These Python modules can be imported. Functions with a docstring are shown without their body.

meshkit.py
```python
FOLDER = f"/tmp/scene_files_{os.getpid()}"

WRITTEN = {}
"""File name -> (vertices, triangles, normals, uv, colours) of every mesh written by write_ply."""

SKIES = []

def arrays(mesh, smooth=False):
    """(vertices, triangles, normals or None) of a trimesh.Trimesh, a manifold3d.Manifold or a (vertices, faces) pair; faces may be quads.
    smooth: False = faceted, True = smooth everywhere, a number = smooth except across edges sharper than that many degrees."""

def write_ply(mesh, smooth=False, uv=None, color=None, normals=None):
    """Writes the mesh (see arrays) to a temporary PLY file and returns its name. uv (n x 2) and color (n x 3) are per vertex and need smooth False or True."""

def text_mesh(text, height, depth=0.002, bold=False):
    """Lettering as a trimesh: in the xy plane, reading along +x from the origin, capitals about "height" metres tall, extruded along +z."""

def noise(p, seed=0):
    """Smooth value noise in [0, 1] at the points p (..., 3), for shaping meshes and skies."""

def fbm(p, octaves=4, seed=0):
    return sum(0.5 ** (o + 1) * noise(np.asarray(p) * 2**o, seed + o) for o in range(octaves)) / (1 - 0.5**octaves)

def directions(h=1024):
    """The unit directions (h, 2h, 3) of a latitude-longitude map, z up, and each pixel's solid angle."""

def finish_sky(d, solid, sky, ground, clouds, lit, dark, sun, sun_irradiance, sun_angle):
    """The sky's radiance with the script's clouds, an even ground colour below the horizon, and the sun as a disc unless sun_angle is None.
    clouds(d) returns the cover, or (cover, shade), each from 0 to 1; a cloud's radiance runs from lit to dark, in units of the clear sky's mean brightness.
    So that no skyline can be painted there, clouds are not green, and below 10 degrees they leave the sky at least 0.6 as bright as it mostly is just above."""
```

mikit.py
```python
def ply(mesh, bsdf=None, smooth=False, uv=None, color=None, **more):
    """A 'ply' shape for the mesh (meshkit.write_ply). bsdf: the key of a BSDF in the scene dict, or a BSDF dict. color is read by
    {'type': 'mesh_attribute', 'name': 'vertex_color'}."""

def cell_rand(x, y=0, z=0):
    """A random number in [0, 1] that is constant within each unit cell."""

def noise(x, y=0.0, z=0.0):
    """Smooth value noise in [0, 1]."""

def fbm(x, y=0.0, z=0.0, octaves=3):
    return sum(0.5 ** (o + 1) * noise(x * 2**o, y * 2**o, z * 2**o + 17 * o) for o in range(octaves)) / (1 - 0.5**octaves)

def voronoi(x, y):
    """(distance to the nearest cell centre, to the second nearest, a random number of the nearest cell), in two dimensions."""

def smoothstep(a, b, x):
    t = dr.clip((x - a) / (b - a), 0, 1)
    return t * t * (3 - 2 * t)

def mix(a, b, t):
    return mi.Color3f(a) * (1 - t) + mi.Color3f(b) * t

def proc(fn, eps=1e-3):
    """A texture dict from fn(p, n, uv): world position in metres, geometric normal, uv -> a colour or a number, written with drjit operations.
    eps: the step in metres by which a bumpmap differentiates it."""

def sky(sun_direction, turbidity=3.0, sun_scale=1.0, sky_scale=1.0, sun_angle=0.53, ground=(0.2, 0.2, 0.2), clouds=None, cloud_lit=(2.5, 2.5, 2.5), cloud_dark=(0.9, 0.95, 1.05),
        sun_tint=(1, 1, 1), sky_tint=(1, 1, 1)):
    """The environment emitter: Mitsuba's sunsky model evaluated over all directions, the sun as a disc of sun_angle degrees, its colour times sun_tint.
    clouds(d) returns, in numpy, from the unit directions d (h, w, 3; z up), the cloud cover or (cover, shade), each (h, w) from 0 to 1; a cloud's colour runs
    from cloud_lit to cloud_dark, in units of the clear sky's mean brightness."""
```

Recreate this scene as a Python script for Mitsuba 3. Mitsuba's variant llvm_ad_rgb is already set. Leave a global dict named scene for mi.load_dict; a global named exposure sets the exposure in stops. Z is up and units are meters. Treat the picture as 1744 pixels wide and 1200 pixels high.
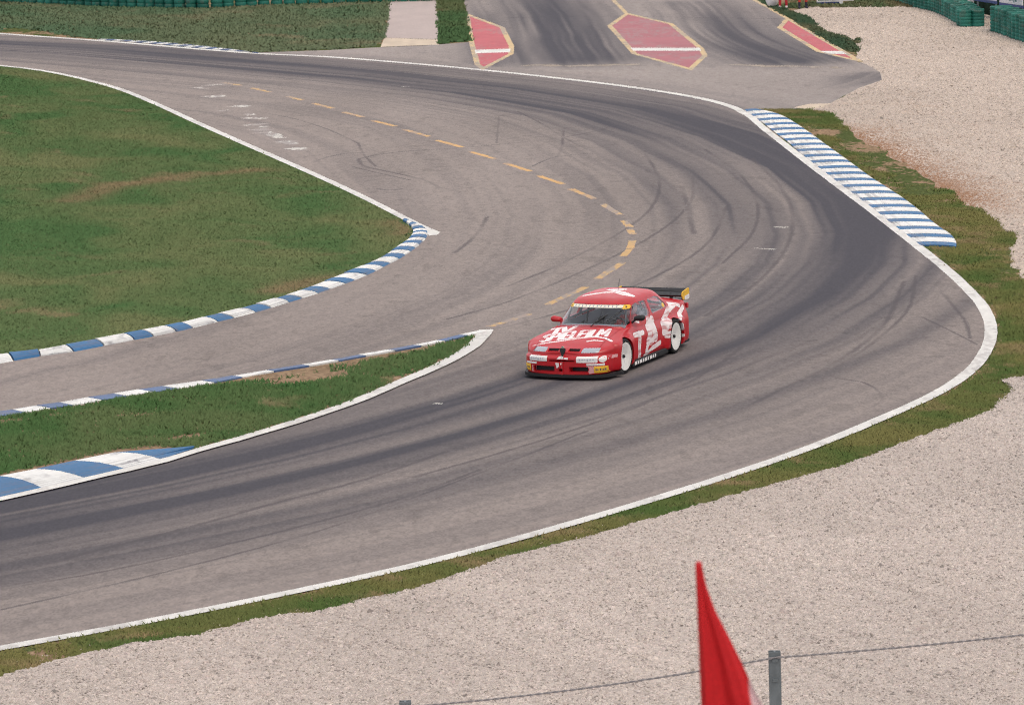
import math
import numpy as np
import trimesh
import shapely
import shapely.geometry as sg
import shapely.ops as so
import manifold3d as m3
import drjit as dr
import mitsuba as mi
import mikit
import meshkit
from mikit import noise, fbm, smoothstep, mix, proc

T = mi.ScalarTransform4f
scene, labels = {'type': 'scene'}, {}
rng = np.random.default_rng(7)

# ------------------------------------------------------------------ camera, sky, exposure
FOCAL, CAM_H, PITCH, ROLL = 7501.0, 12.209, math.radians(8.456), math.radians(1.678)   # focal length in photo pixels (1744 wide)
_d = np.array([0, math.cos(PITCH), -math.sin(PITCH)])
_r = np.array([1.0, 0, 0])
_u = np.cross(_r, _d)
_up = _u * math.cos(ROLL) + _r * math.sin(ROLL)
scene['camera'] = {
    'type': 'thinlens', 'fov_axis': 'x', 'fov': math.degrees(2 * math.atan(872.0 / FOCAL)),
    'aperture_radius': 0.012, 'focus_distance': 79.0, 'near_clip': 0.5, 'far_clip': 4000.0,
    'to_world': T().look_at(origin=[0, 0, CAM_H], target=[0, float(_d[1]), float(CAM_H + _d[2])], up=[float(x) for x in _up]),
}
exposure = 2.2
scene['sky'] = mikit.sky([0.35, -0.45, 0.85], turbidity=4, sun_scale=0.22, sun_angle=36, clouds=lambda d: np.clip(0.86 + 0.3 * (meshkit.fbm(d * 3.0, 3, 5) - 0.5), 0, 1) + 0 * d[..., 0],
                         cloud_lit=(2.0, 1.98, 2.0), cloud_dark=(1.5, 1.5, 1.6), ground=(0.2, 0.19, 0.17))


def G(x, y, z=0.0):
    """Survey: the point at height z seen at photo pixel (x, y), in metres."""
    X0, Y0 = x - 872.0, 600.0 - y
    cr, sr = math.cos(ROLL), math.sin(ROLL)
    X, Y = cr * X0 + sr * Y0, -sr * X0 + cr * Y0
    c, s = math.cos(PITCH), math.sin(PITCH)
    d = np.array([X, FOCAL * c + Y * s, -FOCAL * s + Y * c])
    return d[:2] * ((z - CAM_H) / d[2])


def GL(pts, z=0.0):
    return np.array([G(x, y, z) for x, y in pts])


def at_depth(x, y, depth):
    X0, Y0 = x - 872.0, 600.0 - y
    cr, sr = math.cos(ROLL), math.sin(ROLL)
    X, Y = cr * X0 + sr * Y0, -sr * X0 + cr * Y0
    c, s = math.cos(PITCH), math.sin(PITCH)
    d = np.array([X, FOCAL * c + Y * s, -FOCAL * s + Y * c])
    return d * (depth / d[1]) + [0, 0, CAM_H]


# ------------------------------------------------------------------ helpers
def add(key, mesh, bsdf, smooth=False, label=None, category=None, group=None, kind=None, **more):
    base, n = key, 0
    while key in scene:
        n += 1
        key = f'{base}_{n:03d}'
    scene[key] = mikit.ply(mesh, bsdf, smooth, **more)
    tag(key, label, category, group, kind)
    return key


def tag(key, label=None, category=None, group=None, kind=None):
    e = {k: v for k, v in dict(label=label, category=category, group=group, kind=kind).items() if v}
    if e:
        labels[key] = e


used = set()


def thing(name, label, category, group=None):
    key, n = name, 0
    while key in used:
        n += 1
        key = f'{name}_{n:03d}'
    used.add(key)
    tag(key, label, category, group)
    return key


def smooth_line(pts, step=0.5):
    """Catmull-Rom resampling of a polyline (n, 2)."""
    P = np.asarray(pts, float)
    P = np.vstack([2 * P[0] - P[1], P, 2 * P[-1] - P[-2]])
    out = []
    for i in range(1, len(P) - 2):
        p0, p1, p2, p3 = P[i - 1:i + 3]
        ta, tb, tc = [max(np.linalg.norm(b - a), 1e-6) ** 0.5 for a, b in ((p0, p1), (p1, p2), (p2, p3))]
        m1 = (p1 - p0) / ta - (p2 - p0) / (ta + tb) + (p2 - p1) / tb
        m2 = (p2 - p1) / tb - (p3 - p1) / (tb + tc) + (p3 - p2) / tc
        m1, m2 = m1 * tb, m2 * tb
        n = max(2, int(np.linalg.norm(p2 - p1) / step))
        t = np.linspace(0, 1, n, endpoint=False)[:, None]
        out.append((2 * t**3 - 3 * t**2 + 1) * p1 + (t**3 - 2 * t**2 + t) * m1 + (-2 * t**3 + 3 * t**2) * p2 + (t**3 - t**2) * m2)
    return np.vstack(out + [P[-2:-1]])


def sheet(poly, z):
    """A flat sheet from a shapely polygon (or several)."""
    ms = []
    for g in getattr(poly, 'geoms', [poly]):
        if g.is_empty or g.area < 1e-6:
            continue
        v, f = trimesh.creation.triangulate_polygon(g, engine='earcut')
        v = np.hstack([v, np.full((len(v), 1), z)])
        n = np.cross(v[f[:, 1]] - v[f[:, 0]], v[f[:, 2]] - v[f[:, 0]])[:, 2]
        f = np.where(n[:, None] < 0, f[:, ::-1], f)
        ms.append(trimesh.Trimesh(v, f, process=False))
    return trimesh.util.concatenate(ms)


def poly(pts):
    p = sg.Polygon(pts)
    return p if p.is_valid else p.buffer(0)


def ribbon(line, w0, w1=None, z=0.0, rough=0.0, side=0.0):
    """A strip of given width along a polyline; returns (mesh, uv)."""
    L = np.asarray(line, float)
    t = np.gradient(L, axis=0)
    t /= np.linalg.norm(t, axis=1, keepdims=True)
    nrm = np.stack([-t[:, 1], t[:, 0]], 1)
    w = np.linspace(w0, w0 if w1 is None else w1, len(L))[:, None]
    j = [0, 0]
    if rough:
        j = [rough * (rng.random((len(L), 1)) - 0.5) for _ in range(2)]
    a, b = L + nrm * (w * (0.5 + side) + j[0]), L - nrm * (w * (0.5 - side) + j[1])
    n = len(L)
    v = np.hstack([np.vstack([a, b]), np.full((2 * n, 1), z)])
    i = np.arange(n - 1)
    f = np.vstack([np.stack([i, i + n, i + n + 1], 1), np.stack([i, i + n + 1, i + 1], 1)])
    s = np.concatenate([[0], np.cumsum(np.linalg.norm(np.diff(L, axis=0), axis=1))])
    uv = np.vstack([np.stack([s, np.ones(n)], 1), np.stack([s, -np.ones(n)], 1)])
    return trimesh.Trimesh(v, f, process=False), uv


def tri(m):
    """manifold -> trimesh"""
    q = m.to_mesh()
    return trimesh.Trimesh(q.vert_properties[:, :3], q.tri_verts, process=False)


def man(t):
    return m3.Manifold(m3.Mesh(np.asarray(t.vertices, np.float32), np.asarray(t.faces, np.uint32)))


def box(x0, x1, y0, y1, z0, z1):
    return m3.Manifold.cube([x1 - x0, y1 - y0, z1 - z0]).translate([x0, y0, z0])


def rbox(x0, x1, y0, y1, z0, z1, r=0.01, seg=8):
    s = m3.Manifold.sphere(r, seg)
    return m3.Manifold.batch_hull([s.translate([x, y, z]) for x in (x0 + r, x1 - r) for y in (y0 + r, y1 - r) for z in (z0 + r, z1 - r)])


def cone(a, b, ra, rb, seg=14):
    return m3.Manifold.batch_hull([m3.Manifold.sphere(ra, seg).translate(list(map(float, a))), m3.Manifold.sphere(rb, seg).translate(list(map(float, b)))])


def chain(pts, r, seg=10):
    r = np.broadcast_to(r, len(pts))
    return sum((cone(pts[i], pts[i + 1], r[i], r[i + 1], seg) for i in range(len(pts) - 1)), m3.Manifold())


def lathe(profile, n=32, axis='z'):
    """profile (r, h) closed loop or open from axis to axis; revolved about z (or y)."""
    p = np.asarray(profile, float)
    m = trimesh.creation.revolve(p, sections=n)
    if axis == 'y':
        m.apply_transform(trimesh.transformations.rotation_matrix(-math.pi / 2, [1, 0, 0]))
    if m.volume < 0:
        m.invert()
    return m


def srgb(r, g, b):
    return [((c / 255 + 0.055) / 1.055) ** 2.4 if c > 10 else c / 255 / 12.92 for c in (r, g, b)]


# ------------------------------------------------------------------ lines of the place, surveyed
OUTER = GL([(-330, 30), (-150, 46), (0, 58), (180, 71), (430, 91.5), (560, 98), (700, 109), (820, 120), (950, 134), (1080, 150), (1180, 166), (1238, 180), (1272, 196), (1303, 221), (1340, 250), (1380, 281), (1440, 326), (1500, 371),
            (1560, 418), (1610, 458), (1650, 495), (1676, 526), (1688, 562), (1680, 596), (1655, 630), (1600, 668), (1500, 714), (1380, 763), (1265, 803), (1100, 855), (900, 913), (700, 965), (450, 1019), (230, 1063), (0, 1105), (-150, 1132)])
INNER = GL([(-330, 86), (-150, 100), (0, 113), (80, 123), (190, 149), (260, 176), (330, 208), (420, 248), (500, 283), (580, 319), (650, 353), (700, 379), (722, 389)])
KA_OUT = GL([(-400, 679), (-200, 655), (0, 620), (69, 608), (126, 600), (177.5, 590), (229, 580), (301, 566), (372, 549), (436, 533), (493, 516), (542, 500.5), (589, 484), (626, 469.5), (653, 456), (680, 442), (700, 429), (715, 417.5), (725, 407), (728.5, 398.5), (725, 390), (705, 379.5), (692, 374)])
KA_IN = GL([(-400, 655), (-200, 633), (0, 601.6), (54, 596), (121, 584), (160, 577), (224, 565), (291, 552), (357, 536), (424, 520), (493, 499.5), (542, 482), (584, 465), (619, 451), (646, 440), (668, 425.6), (688, 411.8), (700, 402), (703.5, 392), (700, 383), (692, 376.5), (686, 373.5)], 0.10)
KB_OUT = GL([(-300, 740), (-150, 722), (0, 702), (57, 693), (95, 688), (143, 679), (186, 673), (229, 666), (270, 660), (338, 651), (393, 643), (451, 633.5), (510, 624.5), (560, 616), (606, 607.5), (656, 599), (700, 591), (740, 583), (779, 573.5), (811, 566.5)])
KC_OUT = GL([(-250, 897), (-120, 874), (0, 849), (72, 833.6), (143, 816), (212, 800.5), (275, 785), (328, 767.7)])
ISLE_LINE = GL([(-250, 902), (-120, 879), (0, 853), (72, 837), (143, 820), (212, 804), (275, 788.5), (332, 771), (400, 752), (497, 723), (600, 688), (690, 650), (750, 624), (795, 599), (818, 579), (829, 564)])
KD_IN = GL([(1268, 187.6), (1283, 199), (1299.5, 210), (1319, 226), (1340, 241), (1358, 257), (1379, 274), (1397, 288), (1415, 302), (1433, 316), (1451, 329), (1469, 343), (1487, 356), (1514, 378), (1547, 403), (1568, 419)])
KD_OUT = GL([(1290, 184.5), (1313, 188.5), (1337, 197.5), (1355, 208), (1377.5, 223), (1400, 239.5), (1427, 259), (1454, 278.5), (1481, 298), (1511, 317.5), (1541, 337), (1568, 358), (1595, 380.5), (1619, 397), (1628, 409), (1629, 418)], 0.06)

outer_s, inner_s = smooth_line(OUTER), smooth_line(INNER)
TRACK = poly(np.vstack([outer_s, GL([(-400, 1132), (-400, 30)])])).buffer(0)
GRAVEL_NEAR = GL([(-150, 1190), (0, 1157), (68, 1137), (140, 1119), (241, 1099), (341, 1083), (426, 1063), (522, 1046), (602, 1024.5), (700, 1003), (850, 957), (950, 930), (1100, 887), (1240, 851), (1350, 822), (1440, 795), (1560, 750), (1640, 718), (1692, 700), (1700, 687), (1725, 662), (1705, 651), (1744, 645), (1790, 648)])
GRAVEL_FAR = GL([(1344, 20), (1355, 26), (1372, 34), (1385, 42), (1400, 52), (1420, 62), (1440, 72), (1455, 84), (1459, 92), (1460, 106), (1475, 110), (1499, 124), (1502, 137), (1465, 150), (1435, 165), (1412, 177), (1385, 186), (1400, 190), (1442, 217), (1466, 238), (1511, 262), (1550, 286), (1604, 322), (1652, 349),
                 (1694, 382), (1727, 409), (1712, 430), (1718, 448), (1744, 470), (1800, 500)])
RUNOFF = GL([(300, 82), (430, 90.5), (560, 86), (640, 81.5), (720, 78.5), (805, 72), (800, 40), (790, 3), (786, -25), (1245, -25), (1284, -1), (1343, 32), (1400, 68), (1460, 106), (1475, 110), (1499, 124), (1502, 137), (1465, 150), (1435, 165), (1412, 178), (1375, 187), (1300, 187), (1270, 192)])

GRAVEL_F = poly(np.vstack([GRAVEL_FAR, [[40, 88], [48, 150], [20, 172], [12.0, 171]]]))
# ragged edge of the near gravel
gn = smooth_line(GRAVEL_NEAR, 0.25)
gn = gn + (meshkit.noise(np.hstack([gn * 2.2, 0 * gn[:, :1]]))[:, None] - 0.5) * np.array([0.0, 0.16]) + (meshkit.noise(np.hstack([gn * 0.5, 0 * gn[:, :1]]), 3)[:, None] - 0.5) * np.array([0.0, 0.32])
GRAVEL_N = poly(np.vstack([gn, [[40, 80], [40, 30], [-30, 30], [-30, 52]]]))
gf = smooth_line(GRAVEL_FAR, 0.3)
gfn = meshkit.noise(np.hstack([gf * 1.3, 0 * gf[:, :1]]), 9)[:, None] - 0.5
gfar = gf + gfn * np.where(np.arange(len(gf))[:, None] < len(gf) * 0.33, 0.3, 0.8) * np.array([0.5, 1.0])
GRAVEL_F = poly(np.vstack([gfar, [[40, 88], [48, 150], [20, 172], [12.0, 171]]])).union(poly(GL([(1462, 104), (1545, 104), (1545, 152), (1440, 168)])))

# ------------------------------------------------------------------ the rubbered racing line, as a field over the ground
_RACE = [(-200, 72, 2.6, .95), (150, 88, 2.6, 1.0), (400, 108, 2.6, 1.0), (640, 128, 2.4, 1.0), (850, 152, 2.3, .95), (1060, 188, 2.4, .9), (1220, 232, 2.6, .85), (1330, 285, 2.6, .9), (1400, 345, 2.3, 1.0), (1425, 400, 2.1, 1.1),
         (1412, 450, 2.1, 1.05), (1350, 508, 2.2, .95), (1240, 575, 2.4, .85), (1100, 632, 2.3, .95), (930, 688, 2.2, 1.0), (750, 738, 2.1, 1.1), (550, 788, 2.1, 1.2), (330, 836, 2.1, 1.35), (100, 880, 2.2, 1.45), (-200, 935, 2.3, 1.45)]
_LANE1 = [(915, -20, 1.6, 1.0), (930, 30, 1.8, 1.4), (955, 70, 2.1, 1.6), (978, 100, 2.1, 1.7)]
_LANE2 = [(1190, 5, 1.2, .7), (1240, 45, 1.6, 1.1), (1295, 80, 1.8, 1.4), (1345, 102, 1.6, 1.5)]
_LANE3 = [(1425, 150, .3, .3), (1455, 142, .5, .6), (1480, 132, .7, .8), (1490, 126, .5, .7)]


def race_field(p):
    """(rubber 0..1, lateral metres, metres along) of a world point."""
    best, lat, along, amt = mi.Float(1e9), mi.Float(0), mi.Float(0), mi.Float(0)
    s0 = 0.0
    for line in (_RACE, _LANE1, _LANE2, _LANE3):
        P = [(*G(x, y), w, s) for x, y, w, s in line]
        for (ax, ay, aw, as_), (bx, by, bw, bs) in zip(P[:-1], P[1:]):
            L = math.hypot(bx - ax, by - ay)
            ux, uy = (bx - ax) / L, (by - ay) / L
            rx, ry = p.x - ax, p.y - ay
            t = rx * ux + ry * uy
            h = dr.clip(t / L, 0, 1)
            q = rx * uy - ry * ux
            d = dr.sqrt(dr.square(q) + dr.square(t - h * L)) / (aw + (bw - aw) * h)
            near = d < best
            best = dr.select(near, d, best)
            lat = dr.select(near, q, lat)
            along = dr.select(near, s0 + dr.clip(t, -1.0, L + 1.0), along)
            amt = dr.select(near, as_ + (bs - as_) * h, amt)
            s0 += L
        s0 += 50
    return amt * dr.exp(-dr.square(best) * 0.62), lat, along


def asphalt_color(p, base=(0.208, 0.180, 0.171), streak=1.0):
    rub, lat, along = race_field(p)
    lat = lat + 0.55 * (noise(along * 0.07, 3.0, 1.0) - 0.5) + 0.10 * (noise(along * 0.3, lat * 0.5, 5.0) - 0.5)
    n1 = noise(lat * 2.3, along * 0.045, 3.0)
    n2 = noise(lat * 6.5, along * 0.07, 8.0)
    big = fbm(p.x * 0.35, p.y * 0.12, 1.0, octaves=3)
    grain = noise(p.x * 34, p.y * 15, 5.0) - 0.5
    grain2 = noise(p.x * 11, p.y * 6, 2.0) - 0.5
    n3 = fbm(lat * 0.9, along * 0.06, 12.0)
    k = dr.clip(1 - dr.exp(-1.25 * rub * (0.92 + 1.3 * (n3 - 0.5) + 0.75 * (n1 - 0.5) + 0.6 * (n2 - 0.5))) + 0.16 * streak * smoothstep(0.50, 0.85, n1) + 0.10 * streak * smoothstep(0.55, 0.9, n2), 0, 1)
    spot = smoothstep(0.80, 0.90, noise(p.x * 3.3, p.y * 2.1, 6.0)) * 0.12
    c = mi.Color3f(*base) * (0.88 + 0.24 * big - spot) * (1 + 0.26 * grain + 0.16 * grain2)
    return mix(c, mi.Color3f(0.047, 0.047, 0.060) * (1 + 0.2 * grain), dr.clip(k * 1.0, 0, 0.93))


def diffuse(fn):
    return {'type': 'diffuse', 'reflectance': proc(fn)}


scene['asphalt'] = {'type': 'principled', 'base_color': proc(lambda p, n, uv: asphalt_color(p)), 'roughness': 0.85, 'specular': 0.12}
scene['runoff_asphalt'] = {'type': 'principled', 'base_color': proc(lambda p, n, uv: asphalt_color(p, (0.236, 0.208, 0.200), 0.3)), 'roughness': 0.85, 'specular': 0.12}


def mark_color(p, n, uv):
    e = 1 - smoothstep(0.15, 1.0, dr.abs(uv.y) + 0.5 * (noise(uv.x * 5, uv.y * 3, 1.0) - 0.5))
    f = 0.35 + 0.65 * smoothstep(0.25, 0.6, noise(uv.x * 0.35, 4.0, p.x))
    return mix(asphalt_color(p), (0.075, 0.068, 0.075), e * f * 0.66)


scene['tyre_rubber_mark'] = {'type': 'principled', 'base_color': proc(mark_color), 'roughness': 0.85, 'specular': 0.12}


def paint(col, wear, dirt=0.12):
    def fn(p, n, uv):
        a = fbm(p.x * 9, p.y * 5, 3.0, octaves=3)
        b = noise(p.x * 1.1, p.y * 0.6, 7.0)
        w = smoothstep(0.62 - wear * 0.5, 0.85 - wear * 0.35, a * 0.7 + b * 0.4)
        c = mi.Color3f(*col) * (1 - dirt * noise(p.x * 3.1, p.y * 1.9, 2.0) - 0.08 * noise(p.x * 25, p.y * 14, 2.0))
        return mix(c, (0.23, 0.20, 0.195), w * min(0.9, wear * 2))
    return {'type': 'principled', 'base_color': proc(fn), 'roughness': 0.55, 'specular': 0.3}


scene['white_paint'] = paint((0.63, 0.62, 0.60), 0.17, 0.16)
scene['worn_white_paint'] = paint((0.52, 0.50, 0.47), 0.55)
scene['yellow_paint'] = paint((0.53, 0.31, 0.115), 0.32)
scene['worn_yellow_paint'] = paint((0.50, 0.31, 0.125), 0.44)
scene['faded_yellow_paint'] = paint((0.52, 0.38, 0.20), 0.36)
scene['red_paint'] = paint((0.43, 0.085, 0.10), 0.16)
scene['faded_red_paint'] = paint((0.34, 0.105, 0.125), 0.25)


def kerb_paint(col, smear):
    def fn(p, n, uv):
        a = fbm(p.x * 5, p.y * 3, p.z * 8, octaves=3)
        c = mi.Color3f(*col) * (0.93 + 0.14 * (noise(p.x * 1.7, p.y * 1.1, 3.0) - 0.5) + 0.14 * (noise(p.x * 21, p.y * 13, p.z * 20) - 0.5))
        d = smoothstep(0.55, 0.80, a) * smear
        s = smoothstep(0.75, 0.0, uv.x + 0.7 * (noise(p.x * 2.3, p.y * 1.4, 9.0) - 0.5)) * smoothstep(0.35, 0.7, noise(uv.x * 26 + 5 * uv.y, p.x * 0.8, p.y * 0.5)) * smear
        return mix(c, (0.12, 0.115, 0.13), dr.clip(d + 0.9 * s, 0, 0.85))
    return {'type': 'principled', 'base_color': proc(fn), 'roughness': 0.5, 'specular': 0.35}


scene['kerb_white'] = kerb_paint((0.67, 0.67, 0.66), 0.5)
scene['kerb_blue'] = kerb_paint((0.025, 0.118, 0.272), 0.42)
scene['kerb_faded_blue'] = kerb_paint((0.075, 0.125, 0.25), 0.6)
scene['kerb_dark_blue'] = kerb_paint((0.045, 0.085, 0.20), 0.7)


def gravel_color(p, base):
    a = noise(p.x * 24, p.y * 13, 1.0)
    b = noise(p.x * 9, p.y * 5, 4.0)
    c = fbm(p.x * 0.5, p.y * 0.25, 2.0, octaves=3)
    return mi.Color3f(*base) * (0.84 + 0.24 * a + 0.10 * b) * (0.88 + 0.22 * c)


def dirt_mix(p):
    """Reddish bare soil at the rim of the far gravel."""
    x0, y0 = G(1440, 235)
    x1, y1 = G(1620, 340)
    ux, uy = x1 - x0, y1 - y0
    L = math.hypot(ux, uy)
    ux, uy = ux / L, uy / L
    t = (p.x - x0) * ux + (p.y - y0) * uy
    q = (p.x - x0) * uy - (p.y - y0) * ux
    h = t - dr.clip(t, -2.0, L)
    d = dr.sqrt(q * q + h * h * 0.3)
    return smoothstep(1.3, 0.1, d + 1.0 * (fbm(p.x * 1.5, p.y * 0.6, 6.0) - 0.4))


scene['gravel_near'] = diffuse(lambda p, n, uv: gravel_color(p, (0.465, 0.408, 0.375)))
scene['gravel_far'] = diffuse(lambda p, n, uv: mix(gravel_color(p, (0.50, 0.425, 0.375)), (0.33, 0.20, 0.135), 0.75 * dirt_mix(p)))
scene['stone'] = {'type': 'twosided', 'bsdf': {'type': 'diffuse', 'reflectance': {'type': 'mesh_attribute', 'name': 'vertex_color'}}}
scene['grass_blade'] = {'type': 'twosided', 'bsdf': {'type': 'diffuse', 'reflectance': {'type': 'mesh_attribute', 'name': 'vertex_color'}}}


def soil(p, n, uv):
    a = fbm(p.x * 0.9, p.y * 0.45, 1.0, octaves=4)
    g = noise(p.x * 14, p.y * 8, 3.0)
    a = a + 0.22 * (g - 0.5) + 0.20 * (noise(p.x * 5, p.y * 2.6, 9.0) - 0.5)
    c = mix((0.085, 0.105, 0.042), (0.28, 0.195, 0.13), smoothstep(0.44, 0.62, a))
    return c * (0.7 + 0.6 * noise(p.x * 22, p.y * 12, 5.0))


def lawn(p, n, uv):
    a = fbm(p.x * 0.55, p.y * 0.22, 1.0, octaves=4)
    b = noise(p.x * 9, p.y * 5, 3.0)
    c = mix((0.072, 0.112, 0.048), (0.115, 0.132, 0.065), smoothstep(0.38, 0.70, a))
    return c * (0.8 + 0.4 * b)


scene['soil_and_grass'] = diffuse(soil)
scene['bare_soil'] = diffuse(lambda p, n, uv: mix((0.30, 0.215, 0.15), (0.22, 0.155, 0.10), fbm(p.x * 1.5, p.y * 0.9, 2.0)) * (0.7 + 0.6 * noise(p.x * 18, p.y * 10, 5.0)))
scene['lawn_ground'] = diffuse(lawn)
scene['concrete'] = diffuse(lambda p, n, uv: mi.Color3f(0.47, 0.40, 0.385) * (0.88 + 0.14 * fbm(p.x * 1.2, p.y * 0.6, 1.0) + 0.10 * noise(p.x * 20, p.y * 10, 1.0)))
scene['faint_seam'] = diffuse(lambda p, n, uv: mi.Color3f(0.34, 0.29, 0.25) * (0.8 + 0.4 * noise(p.x * 3, p.y * 2, 1.0)))
scene['pale_concrete'] = diffuse(lambda p, n, uv: mi.Color3f(0.58, 0.49, 0.40) * (0.9 + 0.2 * noise(p.x * 4, p.y * 2, 1.0)))

# ------------------------------------------------------------------ ground
gx = np.array([-1500, -300, -60, 60, 300, 1500.0])
gg = sg.box(-2000, -200, 2000, 3000)
add('ground', sheet(gg, 0.0), 'soil_and_grass', kind='structure', label='bare soil and thin grass of the ground round the circuit', category='ground')
_fa, _fb = G(1480, 955), G(1744, 1058)
_fn = np.array([-(_fb - _fa)[1], (_fb - _fa)[0]]) / np.linalg.norm(_fb - _fa)


def gravel_height(p):
    """Raked furrows and gentle heaps of the near gravel, in metres."""
    p = np.asarray(p, float)
    q3 = np.hstack([p, 0 * p[:, :1]])
    m = np.clip((meshkit.fbm(q3 * 0.35, 2, 4) - 0.40) * 4, 0, 1)
    return 0.012 + 0.035 * meshkit.fbm(q3 * 0.8, 3, 2) + 0.010 * m * (1 + np.sin(2 * np.pi * (p @ _fn) / 0.62 + 3 * meshkit.noise(q3 * 0.4, 8)))


def relief(region, step, fn):
    x0, y0, x1, y1 = region.bounds
    xs, ys = np.arange(x0, x1, step), np.arange(y0, y1, step)
    X, Y = np.meshgrid(xs, ys, indexing='ij')
    P = np.stack([X.ravel(), Y.ravel()], 1)
    i, j = np.meshgrid(np.arange(len(xs) - 1), np.arange(len(ys) - 1), indexing='ij')
    a = (i * len(ys) + j).ravel()
    F = np.vstack([np.stack([a, a + len(ys), a + len(ys) + 1], 1), np.stack([a, a + len(ys) + 1, a + 1], 1)])
    c = P[F].mean(1)
    shapely.prepare(region)
    F = F[shapely.contains_xy(region, c[:, 0], c[:, 1]) & (np.abs(c[:, 0]) < 0.14 * c[:, 1] + 3)]
    u, inv = np.unique(F, return_inverse=True)
    P = P[u]
    return trimesh.Trimesh(np.hstack([P, fn(P)[:, None]]), inv.reshape(-1, 3), process=False)


GRAVEL_NEAR_AREA = GRAVEL_N.difference(TRACK.buffer(0.4))
add('gravel_trap', relief(GRAVEL_NEAR_AREA, 0.14, gravel_height), 'gravel_near', True, kind='structure', label='pale gravel trap in the foreground below the grass verge', category='gravel trap')
add('gravel_trap', sheet(GRAVEL_F, 0.006), 'gravel_far', kind='structure', label='wide beige gravel trap at the far right below the green tyre walls', category='gravel trap')
runoff_poly = poly(RUNOFF)
add('runoff_road', sheet(runoff_poly.difference(TRACK), 0.010), 'runoff_asphalt', kind='structure', label='old straight with red painted islands joining the bend at the top', category='road')
add('race_track', sheet(TRACK, 0.014), 'asphalt', kind='structure', label='grey asphalt bend of the race track with a dark rubbered racing line', category='race track')
path = GL([(662, 1), (744, 1), (747, 25), (749, 48), (746, 68), (655, 65), (661, 32)])
add('concrete_path', sheet(poly(path), 0.012), 'concrete', kind='structure', label='pale concrete path between the two patches of grass at the top', category='path')
add('concrete_path__pale_apron', sheet(poly(GL([(655, 65.5), (746, 68.5), (747, 77), (700, 79), (648, 81)])), 0.016), 'pale_concrete')

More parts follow.
